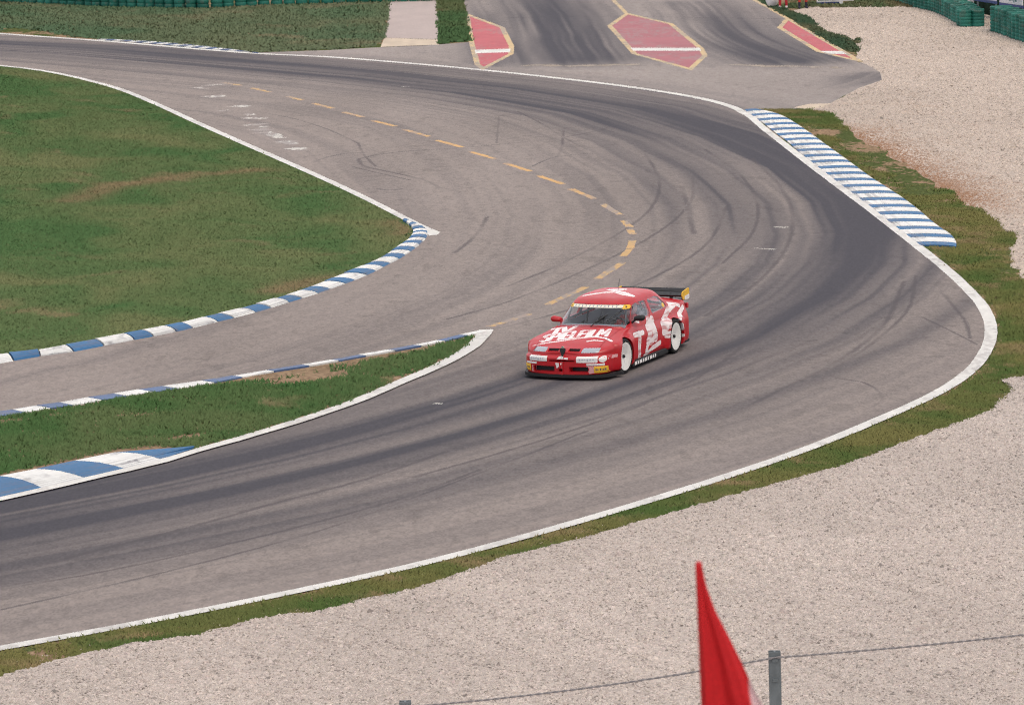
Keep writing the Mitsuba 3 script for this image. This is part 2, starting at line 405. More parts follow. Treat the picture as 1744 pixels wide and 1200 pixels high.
# infield lawn and island
KA_in_s = smooth_line(KA_IN)
INFIELD = poly(np.vstack([inner_s + np.array([-.05, -.4]), KA_in_s[::-1]]))
ISLE_TOP = np.vstack([smooth_line(KB_OUT)])
ISLE = poly(np.vstack([ISLE_TOP + np.array([0.1, -.35]), smooth_line(ISLE_LINE)[::-1] + np.array([-.05, .12])]))
add('infield_lawn', sheet(INFIELD, 0.05), 'lawn_ground', kind='structure', label='green infield lawn inside the bend at the left', category='lawn')
add('grass_island', sheet(ISLE, 0.03), 'bare_soil', kind='structure', label='narrow grass island with bare soil between the two track lanes', category='grass island')

# ------------------------------------------------------------------ painted lines, dashes and marks on the asphalt
PZ = 0.018


def line_part(key, pts, w0, w1=None, mat='white_paint', z=PZ, rough=0.02, step=0.4, side=0.0):
    m, _ = ribbon(smooth_line(pts, step), w0, w1, z, rough, side)
    return add(key, m, mat)


k = int(np.argmin(np.linalg.norm(outer_s - G(1272, 196), axis=1)))
k2 = int(np.argmin(np.linalg.norm(outer_s - G(1690, 560), axis=1)))
for seg, w in ((outer_s[:k + 1], (0.32, 0.26)), (outer_s[k:k2 + 1], (0.22, 0.24)), (outer_s[k2:], (0.24, 0.27))):
    m, _ = ribbon(seg, *w, PZ, 0.012)
    add('race_track__edge_line', m, 'white_paint')
m, _ = ribbon(inner_s, 0.30, 0.26, PZ, 0.02)
add('race_track__edge_line', m, 'white_paint')
add('race_track__line_tip', sheet(poly(GL([(712, 381), (723, 386), (750, 396.5), (745, 401), (731, 402.5), (722, 391)])), PZ + 0.002), 'white_paint')
add('race_track__edge_line', ribbon(smooth_line(ISLE_LINE), 0.24, 0.29, PZ + 0.02, 0.02)[0], 'white_paint')

DASH = [((378, 141.7), (411, 146.5)), ((429, 151), (461, 158)), ((487.6, 165), (514, 171.4)), ((533, 177), (567, 185.5)), ((585, 192), (619, 200.6)), ((635, 206.5), (674, 216)), ((690, 222), (731, 233.8)),
        ((744.5, 240), (787, 252)), ((802, 259.6), (843.4, 271.8)), ((860.5, 279), (903, 292.8)), ((918, 300.6), (959, 314.7)), ((972.6, 323), (1012.5, 339.6)), ((1027, 348.8), (1055.4, 366.8)), ((1062, 377), (1073, 388)),
        ((1072, 391), (1078, 400)), ((1077, 411), (1073, 424)), ((1073, 425), (1061, 437.5)), ((1060, 449), (1017, 476)), ((998, 490), (932, 520)), ((901, 536), (862, 549)), ((862, 549), (833, 557))]
for i, (a, b) in enumerate(DASH):
    a, b = G(*a), G(*b)
    m, _ = ribbon(np.linspace(a, b, 8), 0.17, None, PZ, 0.03)
    add('race_track__centre_dash', m, 'worn_yellow_paint' if i < 3 or 12 <= i else 'yellow_paint')
# white scrawled paint left of the dashes
BL = [((362, 145), (370, 146)), ((333, 150), (351, 152.5)), ((358, 164), (376, 166.5)), ((403, 181), (424, 182.5)), ((377, 189), (386, 190)), ((417, 196.5), (435, 195.5)), ((412, 203), (432, 202)), ((430, 202), (452, 203)),
      ((430, 212.5), (440, 214)), ((441, 217), (457, 216.5)), ((438, 221), (455, 223)), ((447, 226), (460, 228)), ((458, 229), (479, 236)), ((482, 241), (501, 247)), ((498, 253), (516, 256))]
for i, (a, b) in enumerate(BL):
    a, b = G(*a), G(*b)
    L = np.linspace(a, b, 9)
    w = 0.30 + 0.5 * rng.random()
    m, _ = ribbon(L, w, w * (0.5 + 0.5 * rng.random()), PZ, 0.22)
    add('race_track__paint_scrawl', m, 'worn_white_paint')
for a, b in (((1285, 424), (1322, 426)), ((1318, 388), (1342, 388.5)), ((684, 149), (697, 149)), ((740, 688), (753, 689))):
    add('race_track__paint_scrawl', ribbon(np.linspace(G(*a), G(*b), 6), 0.10, None, PZ, 0.05)[0], 'worn_white_paint')

# dark skid marks, arcs of rubber laid over the asphalt
SKIDS = [([(610, 272), (640, 265), (700, 258), (780, 253), (860, 246), (950, 236), (1050, 218)], .28), ([(610, 272), (620, 284), (660, 293), (720, 307), (752, 322)], .30), ([(535, 277), (560, 268), (590, 262)], .25),
         ([(600, 285), (650, 297), (700, 308)], .2), ([(830, 370), (815, 396), (790, 420), (773, 432)], .26), ([(1098, 262), (1113, 285), (1123, 310), (1118, 340), (1100, 365), (1060, 395), (1000, 428), (930, 462), (860, 490)], .24),
         ([(1180, 300), (1178, 340), (1150, 375), (1090, 415), (1020, 450), (930, 490), (850, 520), (760, 545)], .24), ([(1160, 318), (1170, 345), (1175, 372), (1182, 400)], .35), ([(1240, 350), (1200, 420), (1120, 470), (1010, 515), (900, 548), (820, 566)], .24),
         ([(960, 220), (957, 250), (950, 268)], .22), ([(880, 190), (920, 210), (960, 235), (1000, 256)], .2), ([(450, 193), (500, 203), (560, 222), (610, 245)], .2), ([(610, 244), (618, 262), (640, 285)], .2), ([(850, 200), (848, 222), (846, 245)], .18),
         ([(1300, 560), (1240, 610), (1150, 665), (1030, 715), (860, 770), (700, 815)], .26), ([(1540, 480), (1500, 560), (1420, 620), (1330, 665), (1230, 715)], .28), ([(1560, 470), (1545, 530), (1480, 590), (1420, 630)], .22),
         ([(1600, 495), (1622, 520), (1645, 550), (1652, 578)], .2), ([(1570, 541), (1610, 560), (1665, 588)], .14), ([(1422, 645), (1470, 652), (1500, 672), (1500, 685), (1478, 698)], .16), ([(820, 800), (700, 845), (560, 885), (400, 925), (200, 970), (0, 1005)], .24),
         ([(760, 770), (620, 818), (480, 855), (300, 905), (120, 950), (0, 985)], .3), ([(1000, 735), (860, 790), (700, 850), (560, 900), (400, 945), (220, 990), (0, 1040)], .2), ([(640, 322), (662, 325), (688, 323)], .22),
         ([(300, 40 + 50), (520, 112), (700, 128), (900, 150), (1090, 185)], .3), ([(1280, 270), (1330, 320), (1350, 370), (1335, 430), (1280, 490), (1200, 540)], .3), ([(1200, 255), (1262, 300), (1290, 350), (1280, 400), (1230, 450)], .24),
         ([(1015, 225), (1075, 205), (1130, 190)], .18), ([(905, 285), (950, 268), (1010, 262)], .16)]
for pts, w in SKIDS:
    L = smooth_line(GL(pts), 0.5)
    m, uv = ribbon(L, w * 0.62, None, 0.016)
    add('race_track__tyre_mark', m, 'tyre_rubber_mark', uv=uv)

# red islands of the run-off road
RZ = 0.014


def island(red, white, faded):
    P = poly(GL(red))
    key = 'runoff_road__painted_island'
    n = 0
    while key in scene:
        n += 1
        key = f'runoff_road__painted_island_{n:03d}'
    add(key, sheet(P, RZ + 0.004), faded, label=None)
    add(key + '__yellow_border', sheet(P.buffer(0.13, join_style=2).difference(P.buffer(-0.06, join_style=2)), RZ + 0.008), 'faded_yellow_paint')
    W = poly(GL(white)).intersection(P)
    add(key + '__white_stripe', sheet(W, RZ + 0.012), 'white_paint')


island([(797, 27), (853.5, 48), (869.5, 80), (868.6, 93), (823, 117), (815, 111), (805, 74)], [(790, 87), (880, 84), (880, 90), (790, 93)], 'red_paint')
island([(1068.7, 25), (1141, 42), (1192, 83.5), (1198.7, 96), (1174.7, 118), (1083, 93), (1040, 45)], [(1070, 83), (1210, 83), (1210, 88), (1070, 88)], 'faded_red_paint')
island([(1342, 34), (1460, 104), (1396.5, 89), (1329.4, 48)], [(1380, 88.5), (1470, 88.5), (1470, 93.5), (1380, 93.5)], 'red_paint')
for pts, w in (([(1036, -12), (1044, 0), (1069, 26)], .16), ([(1260, -14), (1284, 0), (1343, 33)], .2)):
    add('runoff_road__yellow_line', ribbon(smooth_line(GL(pts)), w, None, RZ + 0.003, 0.03)[0], 'faded_yellow_paint')
for pts, w in (([(855, 31), (980, 29), (1060, 28.5), (1200, 31), (1343, 33)], .14),):
    m, uv = ribbon(smooth_line(GL(pts)), w, None, RZ + 0.001)
    add('runoff_road__joint_line', m, 'tyre_rubber_mark', uv=uv)
for pts, w in (([(895, 112), (960, 113), (1030, 112), (1090, 110)], .55), ([(1240, 111), (1300, 113), (1370, 114), (1440, 117)], .4)):
    add('runoff_road__pale_seam', ribbon(smooth_line(GL(pts), .25), w * 0.8, None, RZ + 0.001, 0.5)[0], 'faint_seam')
add('runoff_road__pale_patch', sheet(poly(GL([(1352, 184), (1378, 178), (1415, 177), (1402, 184), (1375, 187)])), RZ + 0.001), 'pale_concrete')

# ------------------------------------------------------------------ kerbs, each block a piece of its own
def kerb(name, label, inner, outer, edges, profile, mats, z0=0.0, jitter=0.01):
    """inner: line on the asphalt side, outer: the far side. edges: fractions along where blocks meet. profile: (across 0..1, height)."""
    key = thing(name, label, 'kerb')
    labels[key]['kind'] = 'thing'

    def res(L, n=801):
        s = np.concatenate([[0], np.cumsum(np.linalg.norm(np.diff(L, axis=0), axis=1))])
        q = np.linspace(0, s[-1], n)
        return np.stack([np.interp(q, s, L[:, i]) for i in (0, 1)], 1)
    A, B = res(smooth_line(inner, .2)), res(smooth_line(outer, .2))
    fr = np.linspace(0, 1, 801)
    for i, (e0, e1) in enumerate(zip(edges[:-1], edges[1:])):
        g = 0.0006
        n = 4
        f = np.linspace(e0 + g, e1 - g, n)
        a = np.stack([np.interp(f, fr, A[:, c]) for c in (0, 1)], 1)
        b = np.stack([np.interp(f, fr, B[:, c]) for c in (0, 1)], 1)
        dz = jitter * (rng.random() - 0.5)
        pr = list(profile)
        loop = [(u, h + dz * (h > 0.02)) for u, h in pr] + [(pr[-1][0], -0.05), (pr[0][0], -0.05)]
        v = []
        for j in range(n):
            for u, h in loop:
                xy = a[j] + (b[j] - a[j]) * u
                v.append([*xy, z0 + h])
        m = len(loop)
        F = []
        for j in range(n - 1):
            for q in range(m):
                r = (q + 1) % m
                F += [[j * m + q, j * m + r, (j + 1) * m + r], [j * m + q, (j + 1) * m + r, (j + 1) * m + q]]
        for q in range(1, m - 1):
            F += [[0, q + 1, q], [(n - 1) * m, (n - 1) * m + q, (n - 1) * m + q + 1]]
        t = trimesh.Trimesh(np.array(v), F, process=False)
        if t.volume < 0:
            t.invert()
        add(f'{key}__block', t, mats[i % len(mats)], False, uv=np.array([(u, i * 1.0) for _ in range(n) for u, h in loop]))
    return key


def alternate(total, lens, start=0.0):
    e, s, i = [0.0], start, 0
    while True:
        s += lens[i % len(lens)]
        if s > total - 0.15:
            break
        if s > 0.05:
            e.append(s / total)
        i += 1
    return np.array(e + [1.0])


def length(L):
    return np.linalg.norm(np.diff(smooth_line(L, .2), axis=0), axis=1).sum()


def edges_at(line, px):
    """fractions along the line nearest to these pixels"""
    L = smooth_line(line, .05)
    s = np.concatenate([[0], np.cumsum(np.linalg.norm(np.diff(L, axis=0), axis=1))])
    return [s[np.argmin(np.linalg.norm(L - G(*q), axis=1))] / s[-1] for q in px]


ea = edges_at(KA_OUT, [(29.6, 616.4), (69, 608), (126, 600), (177.5, 590), (229, 580), (259, 574), (301, 566), (325, 559.5), (372, 549), (394, 542), (436, 533), (461, 525), (493, 516), (515, 509), (542, 500.5), (562, 493), (589, 484), (604, 478), (626, 469.5), (638.6, 462.6), (653, 456), (665.7, 450), (680.5, 442), (690, 435.4), (700, 429), (708, 423), (715, 417.7), (721, 412), (725, 407), (728, 402)])
pre = [x for x in np.arange(ea[0], 0, -0.045)][1:][::-1]
ea = [0.0] + [x for x in pre if x > 0.01] + list(ea)
post = list(np.linspace(ea[-1], 1.0, 9)[1:])
ea = np.array(ea + post)
_i = len([x for x in pre if x > 0.01]) + 1
kerb('kerb', 'blue and white block kerb rising beside the infield lawn', KA_OUT, KA_IN, ea, [(0.0, 0.015), (0.12, 0.05), (0.4, 0.085), (0.75, 0.105), (1.0, 0.10)], ['kerb_blue', 'kerb_white'] if _i % 2 == 0 else ['kerb_white', 'kerb_blue'], jitter=0.02)

tb = np.linspace(0, 1, len(KB_OUT))
KBs = smooth_line(KB_OUT, .2)
tt = np.gradient(KBs, axis=0)
tt /= np.linalg.norm(tt, axis=1, keepdims=True)
nb = np.stack([tt[:, 1], -tt[:, 0]], 1)
wb = np.interp(KBs[:, 0], [-12, G(290, 660)[0], G(420, 640)[0], 0], [0.62, 0.62, 0.30, 0.26])[:, None]
eb = edges_at(KB_OUT, [(14, 700), (57, 693), (95, 688), (143, 679), (186, 673), (229, 666), (270, 660), (338, 651), (393, 643), (451, 633.5), (510, 624.5), (560, 616), (606, 607.5), (656, 599), (700, 591), (740, 583), (779, 573.5)])
eb = [0.0] + list(np.linspace(0, eb[0], 5)[1:-1]) + list(eb) + [1.0]
kerb('kerb', 'thin blue and white kerb along the upper edge of the grass island', KBs, KBs + nb * wb, np.array(eb), [(0.0, 0.02), (0.2, 0.05), (1.0, 0.055)], ['kerb_white', 'kerb_faded_blue'] if len(eb) % 2 == 0 else ['kerb_faded_blue', 'kerb_white'], jitter=0.006)

KC_IN = GL([(-250, 858), (-120, 836), (0, 810.6), (60, 799), (126, 785), (195, 770.5), (246.6, 763), (300, 763)], 0.06)
kc_i, kc_o = GL([(-250, 897), (72, 833.6), (143, 816), (212, 800.5), (275, 785), (328, 767.7)]), None
# blocks of this kerb lie slanting: build with matched corner pairs
ck = thing('kerb', 'wide slanting blue and white kerb at the lower left of the grass island', 'kerb')
labels[ck]['kind'] = 'thing'
near_px = [(-250, 898), (-160, 882), (-70, 865), (0, 849.5), (72, 833.6), (143, 816), (212, 800.5), (275, 785), (328, 768)]
far_px = [(-330, 868), (-230, 852), (-140, 838), (-62, 824), (0, 811), (61, 799), (126, 785), (197, 770.5), (252, 763)]
for i in range(8):
    n0, n1 = G(*near_px[i]), G(*near_px[i + 1])
    f0, f1 = G(*far_px[i], 0.07), G(*far_px[i + 1], 0.07)
    v, cols = [], [(0, 0.02), (0.25, 0.05), (0.55, 0.075), (0.8, 0.078), (1.0, 0.07)]
    if i == 7:
        f1 = G(326, 765, 0.03)
    g = 0.004
    for e in (g, 1 - g):
        for u, h in cols:
            a = n0 + (n1 - n0) * e
            b = f0 + (f1 - f0) * e
            bow = 0.05 * math.sin(math.pi * u)
            v.append([*(a + (b - a) * u + np.array([bow, 0.0])), h + 0.012])
        for u in (1.0, 0.0):
            a = n0 + (n1 - n0) * e
            b = f0 + (f1 - f0) * e
            v.append([*(a + (b - a) * u), -0.05])
    m_ = 7
    F = []
    for q in range(m_):
        r = (q + 1) % m_
        F += [[q, r, m_ + r], [q, m_ + r, m_ + q]]
    for q in range(1, m_ - 1):
        F += [[0, q + 1, q], [m_, m_ + q, m_ + q + 1]]
    t = trimesh.Trimesh(np.array(v), F, process=False)
    if t.volume < 0:
        t.invert()
    add(f'{ck}__block', t, ['kerb_white', 'kerb_blue'][i % 2], False, uv=np.array([(u, i * 1.0) for _ in range(2) for u in (0, .25, .55, .8, 1.0, 1.0, 0)]))

nD = 22
ed = np.array(sorted([q / (nD + .42) for q in range(nD + 1)] + [(q + .42) / (nD + .42) for q in range(nD + 1)]))
kerb('kerb', 'broad flat kerb with many narrow blue and white stripes at the right', KD_IN, KD_OUT, ed, [(0.0, 0.02), (0.15, 0.032), (0.4, 0.046), (0.7, 0.052), (0.9, 0.048), (1.0, 0.035)], ['kerb_blue', 'kerb_white'], jitter=0.006)

KE_IN = GL([(165, 68.2), (225, 72.5), (300, 79), (365, 85), (438, 91.2)])
KE_OUT = GL([(172, 67.2), (235, 69.5), (312, 75.5), (377, 82.5), (440, 90.8)], 0.03)
kerb('kerb', 'small white and grey striped kerb far off on the edge of the top straight', KE_IN, KE_OUT, np.linspace(0, 1, 23), [(0.0, 0.02), (0.5, 0.05), (1.0, 0.05)], ['kerb_white', 'kerb_dark_blue'], jitter=0.004)


# ------------------------------------------------------------------ grass blades and gravel stones (stuff)
def scatter(region, density, pad=0):
    """Points in a polygon; density per m2 at 60 m from the camera, thinning with distance squared (they shrink in view as fast)."""
    x0, y0, x1, y1 = region.bounds
    n = int((x1 - x0) * (y1 - y0) * density)
    p = np.stack([rng.uniform(x0, x1, n), rng.uniform(y0, y1, n)], 1)
    p = p[rng.random(n) < np.minimum(1, (60.0 / np.maximum(p[:, 1], 1)) ** 1.0)]
    # inside a little more than the view
    lim = 0.125 * p[:, 1] + 2.0
    p = p[(np.abs(p[:, 0]) < lim) & (p[:, 1] > 44)]
    shapely.prepare(region)
    return p[shapely.contains_xy(region, p[:, 0], p[:, 1])]


def n2(p, f, seed=0):
    q = np.stack([p[:, 0] * 0.87 + p[:, 1] * 0.30, p[:, 1] * 0.87 - p[:, 0] * 0.30], 1) * np.asarray(f)
    q3 = np.hstack([q, np.zeros((len(p), 1))])
    w = np.stack([meshkit.noise(q3 * 1.7 + 9, seed + 50), meshkit.noise(q3 * 1.7 + 31, seed + 51)], 1) - 0.5
    return meshkit.fbm(np.hstack([q + 0.9 * w, np.zeros((len(p), 1))]), 4, seed)


def blades(p, z, h, w, color, per=3, spread=0.05):
    """Tufts of single-triangle blades."""
    k = len(p)
    P = np.repeat(p, per, 0) + rng.normal(0, spread, (k * per, 2))
    C = np.repeat(color, per, 0) * rng.uniform(0.84, 1.16, (k * per, 1)) * 0.86 * np.array([1, 1, 1])
    H = h * rng.uniform(0.5, 1.25, k * per) * np.repeat(np.broadcast_to(z if False else 1.0, k), per)
    a = rng.uniform(0, 2 * np.pi, k * per)
    ww = w * rng.uniform(0.7, 1.4, k * per)
    d = np.stack([np.cos(a), np.sin(a)], 1) * ww[:, None] / 2
    lean = rng.normal(0, 0.55, (k * per, 2)) * H[:, None]
    v = np.empty((k * per, 3, 3))
    v[:, 0, :2], v[:, 1, :2], v[:, 2, :2] = P - d, P + d, P + lean
    v[:, :2, 2], v[:, 2, 2] = z, z + H
    f = np.arange(k * per * 3).reshape(-1, 3)
    return trimesh.Trimesh(v.reshape(-1, 3), f, process=False), np.repeat(np.clip(C, 0.004, 0.9), 3, 0)


def grass_color(p, green, olive, dry, fq=(0.5, 0.2), seed=0, t0=0.45, t1=0.62, d0=0.62, d1=0.75):
    a = n2(p, fq, seed)[:, None]
    b = n2(p, np.asarray(fq) * 2.3, seed + 11)[:, None]
    s = lambda lo, hi, x: np.clip((x - lo) / (hi - lo), 0, 1)
    c = np.array(green) * (1 - s(t0, t1, a)) + np.array(olive) * s(t0, t1, a)
    q = s(d0, d1, b)
    return c * (1 - q) + np.array(dry) * q


def up_normals(m):
    n = np.zeros((len(m.vertices), 3))
    n[:] = [0, 0, 1.0]
    return n


def add_grass(key, region, density, z, h, w, label, colors, drop=None, per=3, worn=None):
    p = scatter(region, density)
    if drop is not None:
        p = p[~drop(p)]
    col = grass_color(p, *colors[0], **colors[1])
    if worn is not None:
        k = worn(p)[:, None]
        col = col * (1 - k) + np.array((0.27, 0.20, 0.12)) * k
    m, c = blades(p, z, h, w, col, per)
    scene[key] = {'type': 'ply', 'filename': meshkit.write_ply(m, False, None, c, normals=up_normals(m) + 0.65 * rng.normal(0, .25, (len(m.vertices), 3))), 'face_normals': False, 'bsdf': {'type': 'ref', 'id': 'grass_blade'}}
    tag(key, label, 'grass', None, 'stuff')
    print(key, len(p), len(m.faces))


GREEN, OLIVE, DRY = (0.088, 0.165, 0.066), (0.185, 0.205, 0.098), (0.26, 0.215, 0.125)
inn = INFIELD.buffer(-0.12)
WORN = sg.MultiLineString([GL([(130, 345), (185, 322), (270, 311), (350, 302), (430, 294)]).tolist(), GL([(190, 318), (260, 313), (330, 300)]).tolist(), GL([(690, 383), (702, 392), (698, 402)]).tolist(), GL([(480, 500), (515, 487), (560, 478)]).tolist()])
shapely.prepare(WORN)


def infield_worn(p):
    d = shapely.distance(WORN, shapely.points(p))
    return np.clip(0.9 * np.exp(-(d / 0.55) ** 2) * (0.3 + 1.2 * n2(p, (1.2, .6), 8)), 0, 0.85)


add_grass('infield_grass', inn, 420, 0.05, 0.040, 0.045, 'green lawn grass with olive patches on the infield at the left', ((GREEN, OLIVE, DRY), dict(fq=(.42, .26), t0=.34, t1=.80, d0=.68, d1=.95)), worn=infield_worn)
isl = ISLE.difference(poly(np.vstack([near for near in [GL(near_px)]] + [GL(far_px)[::-1]])).buffer(0.05)).difference(poly(np.vstack([KBs, (KBs + nb * wb)[::-1]])).buffer(0.12)).difference(sg.LineString(smooth_line(ISLE_LINE)).buffer(0.16)).buffer(0)
KB_line = sg.LineString(KBs)
shapely.prepare(KB_line)


SOIL = sg.MultiLineString([GL(q).tolist() for q in ([(-20, 742), (40, 738), (110, 748)], [(0, 722), (80, 712), (160, 704), (240, 692)], [(200, 712), (250, 708)], [(300, 668), (380, 655), (450, 645), (520, 632)], [(480, 655), (560, 642)], [(540, 622), (640, 608), (720, 594), (780, 581)], [(300, 750), (380, 735)], [(0, 762), (60, 758)])])
shapely.prepare(SOIL)


def isle_bare(p):
    a = n2(p, (0.55, 0.35), 21)
    d = shapely.distance(KB_line, shapely.points(p))
    ds = shapely.distance(SOIL, shapely.points(p))
    return a > 0.70 - 0.12 * np.clip(1 - d / 1.5, 0, 1) - 0.32 * np.exp(-(ds / 0.30) ** 2) + 0.05 * rng.normal(size=len(p))


add_grass('island_grass', isl, 420, 0.03, 0.075, 0.04, 'dark green tufts of grass on the island between the lanes', (((0.068, 0.140, 0.050), (0.115, 0.160, 0.068), DRY), dict(fq=(.5, .3), t0=.42, t1=.7, d0=.72, d1=.9)), isle_bare)

verge = sg.box(-40, 45, 40, 175).difference(TRACK.buffer(0.22)).difference(GRAVEL_N).difference(GRAVEL_F).difference(runoff_poly).buffer(0)
kd_poly = poly(np.vstack([smooth_line(KD_IN), smooth_line(KD_OUT)[::-1]])).buffer(0.06)
verge = verge.difference(kd_poly)
V1 = verge.intersection(poly(GL([(-200, 1300), (-200, 1000), (1000, 840), (1600, 600), (1500, 420), (1250, 180), (1330, 176), (1398, 183), (1470, 205), (1900, 300), (1900, 800), (900, 1250)])))
x0, y0 = G(1440, 232)
x1, y1 = G(1620, 338)


def verge_bare(p):
    a = n2(p, (0.9, 0.45), 31)
    # bare soil beside the striped kerb
    L = math.hypot(x1 - x0, y1 - y0)
    ux, uy = (x1 - x0) / L, (y1 - y0) / L
    t = (p[:, 0] - x0) * ux + (p[:, 1] - y0) * uy
    q = np.abs((p[:, 0] - x0) * uy - (p[:, 1] - y0) * ux)
    h = np.maximum(0, np.maximum(-t, t - L))
    near = np.exp(-(q / 0.8) ** 2 - (h / 2.0) ** 2)
    return (a > 0.70 - 0.33 * near + 0.06 * rng.normal(size=len(p)))


add_grass('verge_grass', V1, 640, 0.004, 0.052, 0.034, 'olive green verge grass between the white edge line and the gravel', (((0.090, 0.138, 0.044), (0.180, 0.172, 0.066), (0.28, 0.21, 0.115)), dict(fq=(.7, .6), t0=.28, t1=.68, d0=.56, d1=.85)), verge_bare)
# upper bank below the left tyre wall
bankpx = [(-80, 8), (0, 5), (80, 8), (151, 12), (227, 14.5), (341, 16), (386, 14), (454, 10.5), (545, 8), (662, 4), (660, 32), (654, 65), (640, 80), (560, 85), (430, 90), (330, 80), (180, 68), (0, 55.5), (-80, 50)]
bank = poly(GL(bankpx)).difference(TRACK.buffer(0.15)).difference(runoff_poly)
bank2 = poly(GL([(745, 2), (786, 1), (793, 25), (798, 50), (803, 71), (770, 73), (748, 76), (747, 50)])).difference(runoff_poly)


def bank_bare(p):
    a = n2(p, (0.35, 0.16), 41)
    d = shapely.distance(sg.LineString(outer_s), shapely.points(p))
    return a > 0.74 - 0.26 * np.clip(1 - d / 5.0, 0, 1) + 0.05 * rng.normal(size=len(p))


add_grass('bank_grass', bank, 190, 0.004, 0.09, 0.09, 'thin grey green grass between the green tyre wall and the top straight', (((0.105, 0.165, 0.095), (0.16, 0.185, 0.11), (0.25, 0.215, 0.14)), dict(fq=(.25, .16), t0=.32, t1=.72, d0=.60, d1=.9)), bank_bare)
add_grass('path_side_grass', bank2, 260, 0.004, 0.10, 0.09, 'green strip of grass between the concrete path and the old straight', (((0.075, 0.135, 0.06), (0.12, 0.145, 0.07), (0.25, 0.2, 0.12)), dict(fq=(.35, .2), t0=.42, t1=.7, d0=.75, d1=.9)))
weeds = poly(GL([(1290, 1), (1310, 3), (1345, 20), (1378, 32), (1392, 45), (1402, 54), (1424, 61), (1440, 63), (1447, 72), (1465, 66), (1462, 74), (1452, 76), (1463, 84), (1462, 90), (1447, 88), (1425, 79), (1400, 65), (1370, 47), (1340, 29)])).difference(runoff_poly)
add_grass('edge_grass', weeds, 420, 0.008, 0.08, 0.08, 'dark weeds growing along the edge between the red island and the far gravel', (((0.06, 0.10, 0.06), (0.10, 0.12, 0.07), (0.2, 0.17, 0.1)), dict(fq=(.8, .4), t0=.45, t1=.7, d0=.7, d1=.9)))
back = poly(GL([(1340, 14), (1400, 14), (1480, 13), (1560, 13), (1590, 19), (1600, 6), (1560, -8), (1460, -8), (1340, -5)]))
add_grass('back_grass', back, 170, 0.004, 0.10, 0.10, 'patchy grass and bare soil behind the far gravel near the marshals', (((0.075, 0.125, 0.06), (0.16, 0.14, 0.08), (0.33, 0.22, 0.14)), dict(fq=(.4, .2), t0=.35, t1=.6, d0=.55, d1=.7)), lambda p: n2(p, (0.4, 0.2), 5) > 0.47 + 0.1 * (p[:, 0] - 12) / 6)


def stones(region, density, size, z, base, key, label, limit, tint=None, height=None):
    p = scatter(region, density)[:limit]
    k = len(p)
    s = size * np.exp(rng.normal(0, 0.33, k))
    s = s[:, None] * rng.uniform(0.7, 1.25, (k, 3)) * np.array([1, 1, 0.6])
    o = np.array([[1, 0, 0], [0, 1, 0], [-1, 0, 0], [0, -1, 0], [0, 0, 1], [0, 0, -1.0]])
    f = np.array([[0, 1, 4], [1, 2, 4], [2, 3, 4], [3, 0, 4], [0, 3, 5], [1, 0, 5], [2, 1, 5], [3, 2, 5]][:4])
    o = o[:5]
    a = rng.uniform(0, 2 * np.pi, k)
    R = np.zeros((k, 3, 3))
    R[:, 0, 0], R[:, 0, 1], R[:, 1, 0], R[:, 1, 1], R[:, 2, 2] = np.cos(a), -np.sin(a), np.sin(a), np.cos(a), 1
    sk = rng.normal(0, 0.28, (k, 5, 3))
    v = np.einsum('kij,knj->kni', R, (o[None] + sk) * s[:, None, :])
    v[:, :4, 2] = np.minimum(v[:, :4, 2], 0) - 0.3 * s[:, 2:3] * 0
    v[..., 2] += z if height is None else (height(p) + 0.002)[:, None]
    v[..., :2] += p[:, None, :]
    c = np.array(base) * rng.uniform(0.74, 1.16, (k, 1)) * (1 + rng.normal(0, 0.012, (k, 3)))
    dark = rng.random(k) < 0.08
    c[dark] *= 0.55
    c *= (0.83 + 0.34 * n2(p, (0.45, 0.25), 77))[:, None]
    if tint is not None:
        w, col = tint(p)
        c = c * (1 - w[:, None]) + np.array(col) * w[:, None]
    F = (f[None] + 5 * np.arange(k)[:, None, None]).reshape(-1, 3)
    m = trimesh.Trimesh(v.reshape(-1, 3), F, process=False)
    scene[key] = {'type': 'ply', 'filename': meshkit.write_ply(m, False, None, np.repeat(np.clip(c, 0.01, 0.9), 5, 0)), 'face_normals': True, 'bsdf': {'type': 'ref', 'id': 'stone'}}
    tag(key, label, 'gravel', None, 'stuff')
    print(key, k, len(F))


stones(GRAVEL_NEAR_AREA, 1300, 0.0175, 0.008, (0.525, 0.460, 0.425), 'gravel_stones', 'loose pale grey and beige stones of the foreground gravel trap', 300000, height=gravel_height)


def far_tint(p):
    L = math.hypot(x1 - x0, y1 - y0)
    ux, uy = (x1 - x0) / L, (y1 - y0) / L
    t = (p[:, 0] - x0) * ux + (p[:, 1] - y0) * uy
    q = np.abs((p[:, 0] - x0) * uy - (p[:, 1] - y0) * ux)
    h = np.maximum(0, np.maximum(-t, t - L))
    return np.clip(1.1 * np.exp(-(q / 1.3) ** 2 - (h / 3) ** 2) + 0.5 * (n2(p, (1.2, .6), 3) - 0.5), 0, 1) * (q < 4), (0.33, 0.20, 0.135)


stones(GRAVEL_F.difference(runoff_poly.buffer(0.05)), 420, 0.024, 0.008, (0.535, 0.455, 0.40), 'gravel_stones_001', 'loose beige stones of the far gravel trap at the right', 150000, far_tint)
edge_strip = sg.LineString(gn).buffer(0.55).difference(GRAVEL_N).difference(TRACK.buffer(0.3))
stones(edge_strip, 14, 0.016, 0.012, (0.52, 0.45, 0.41), 'stray_stones', 'scattered stones kicked from the foreground gravel onto the verge grass', 4000)

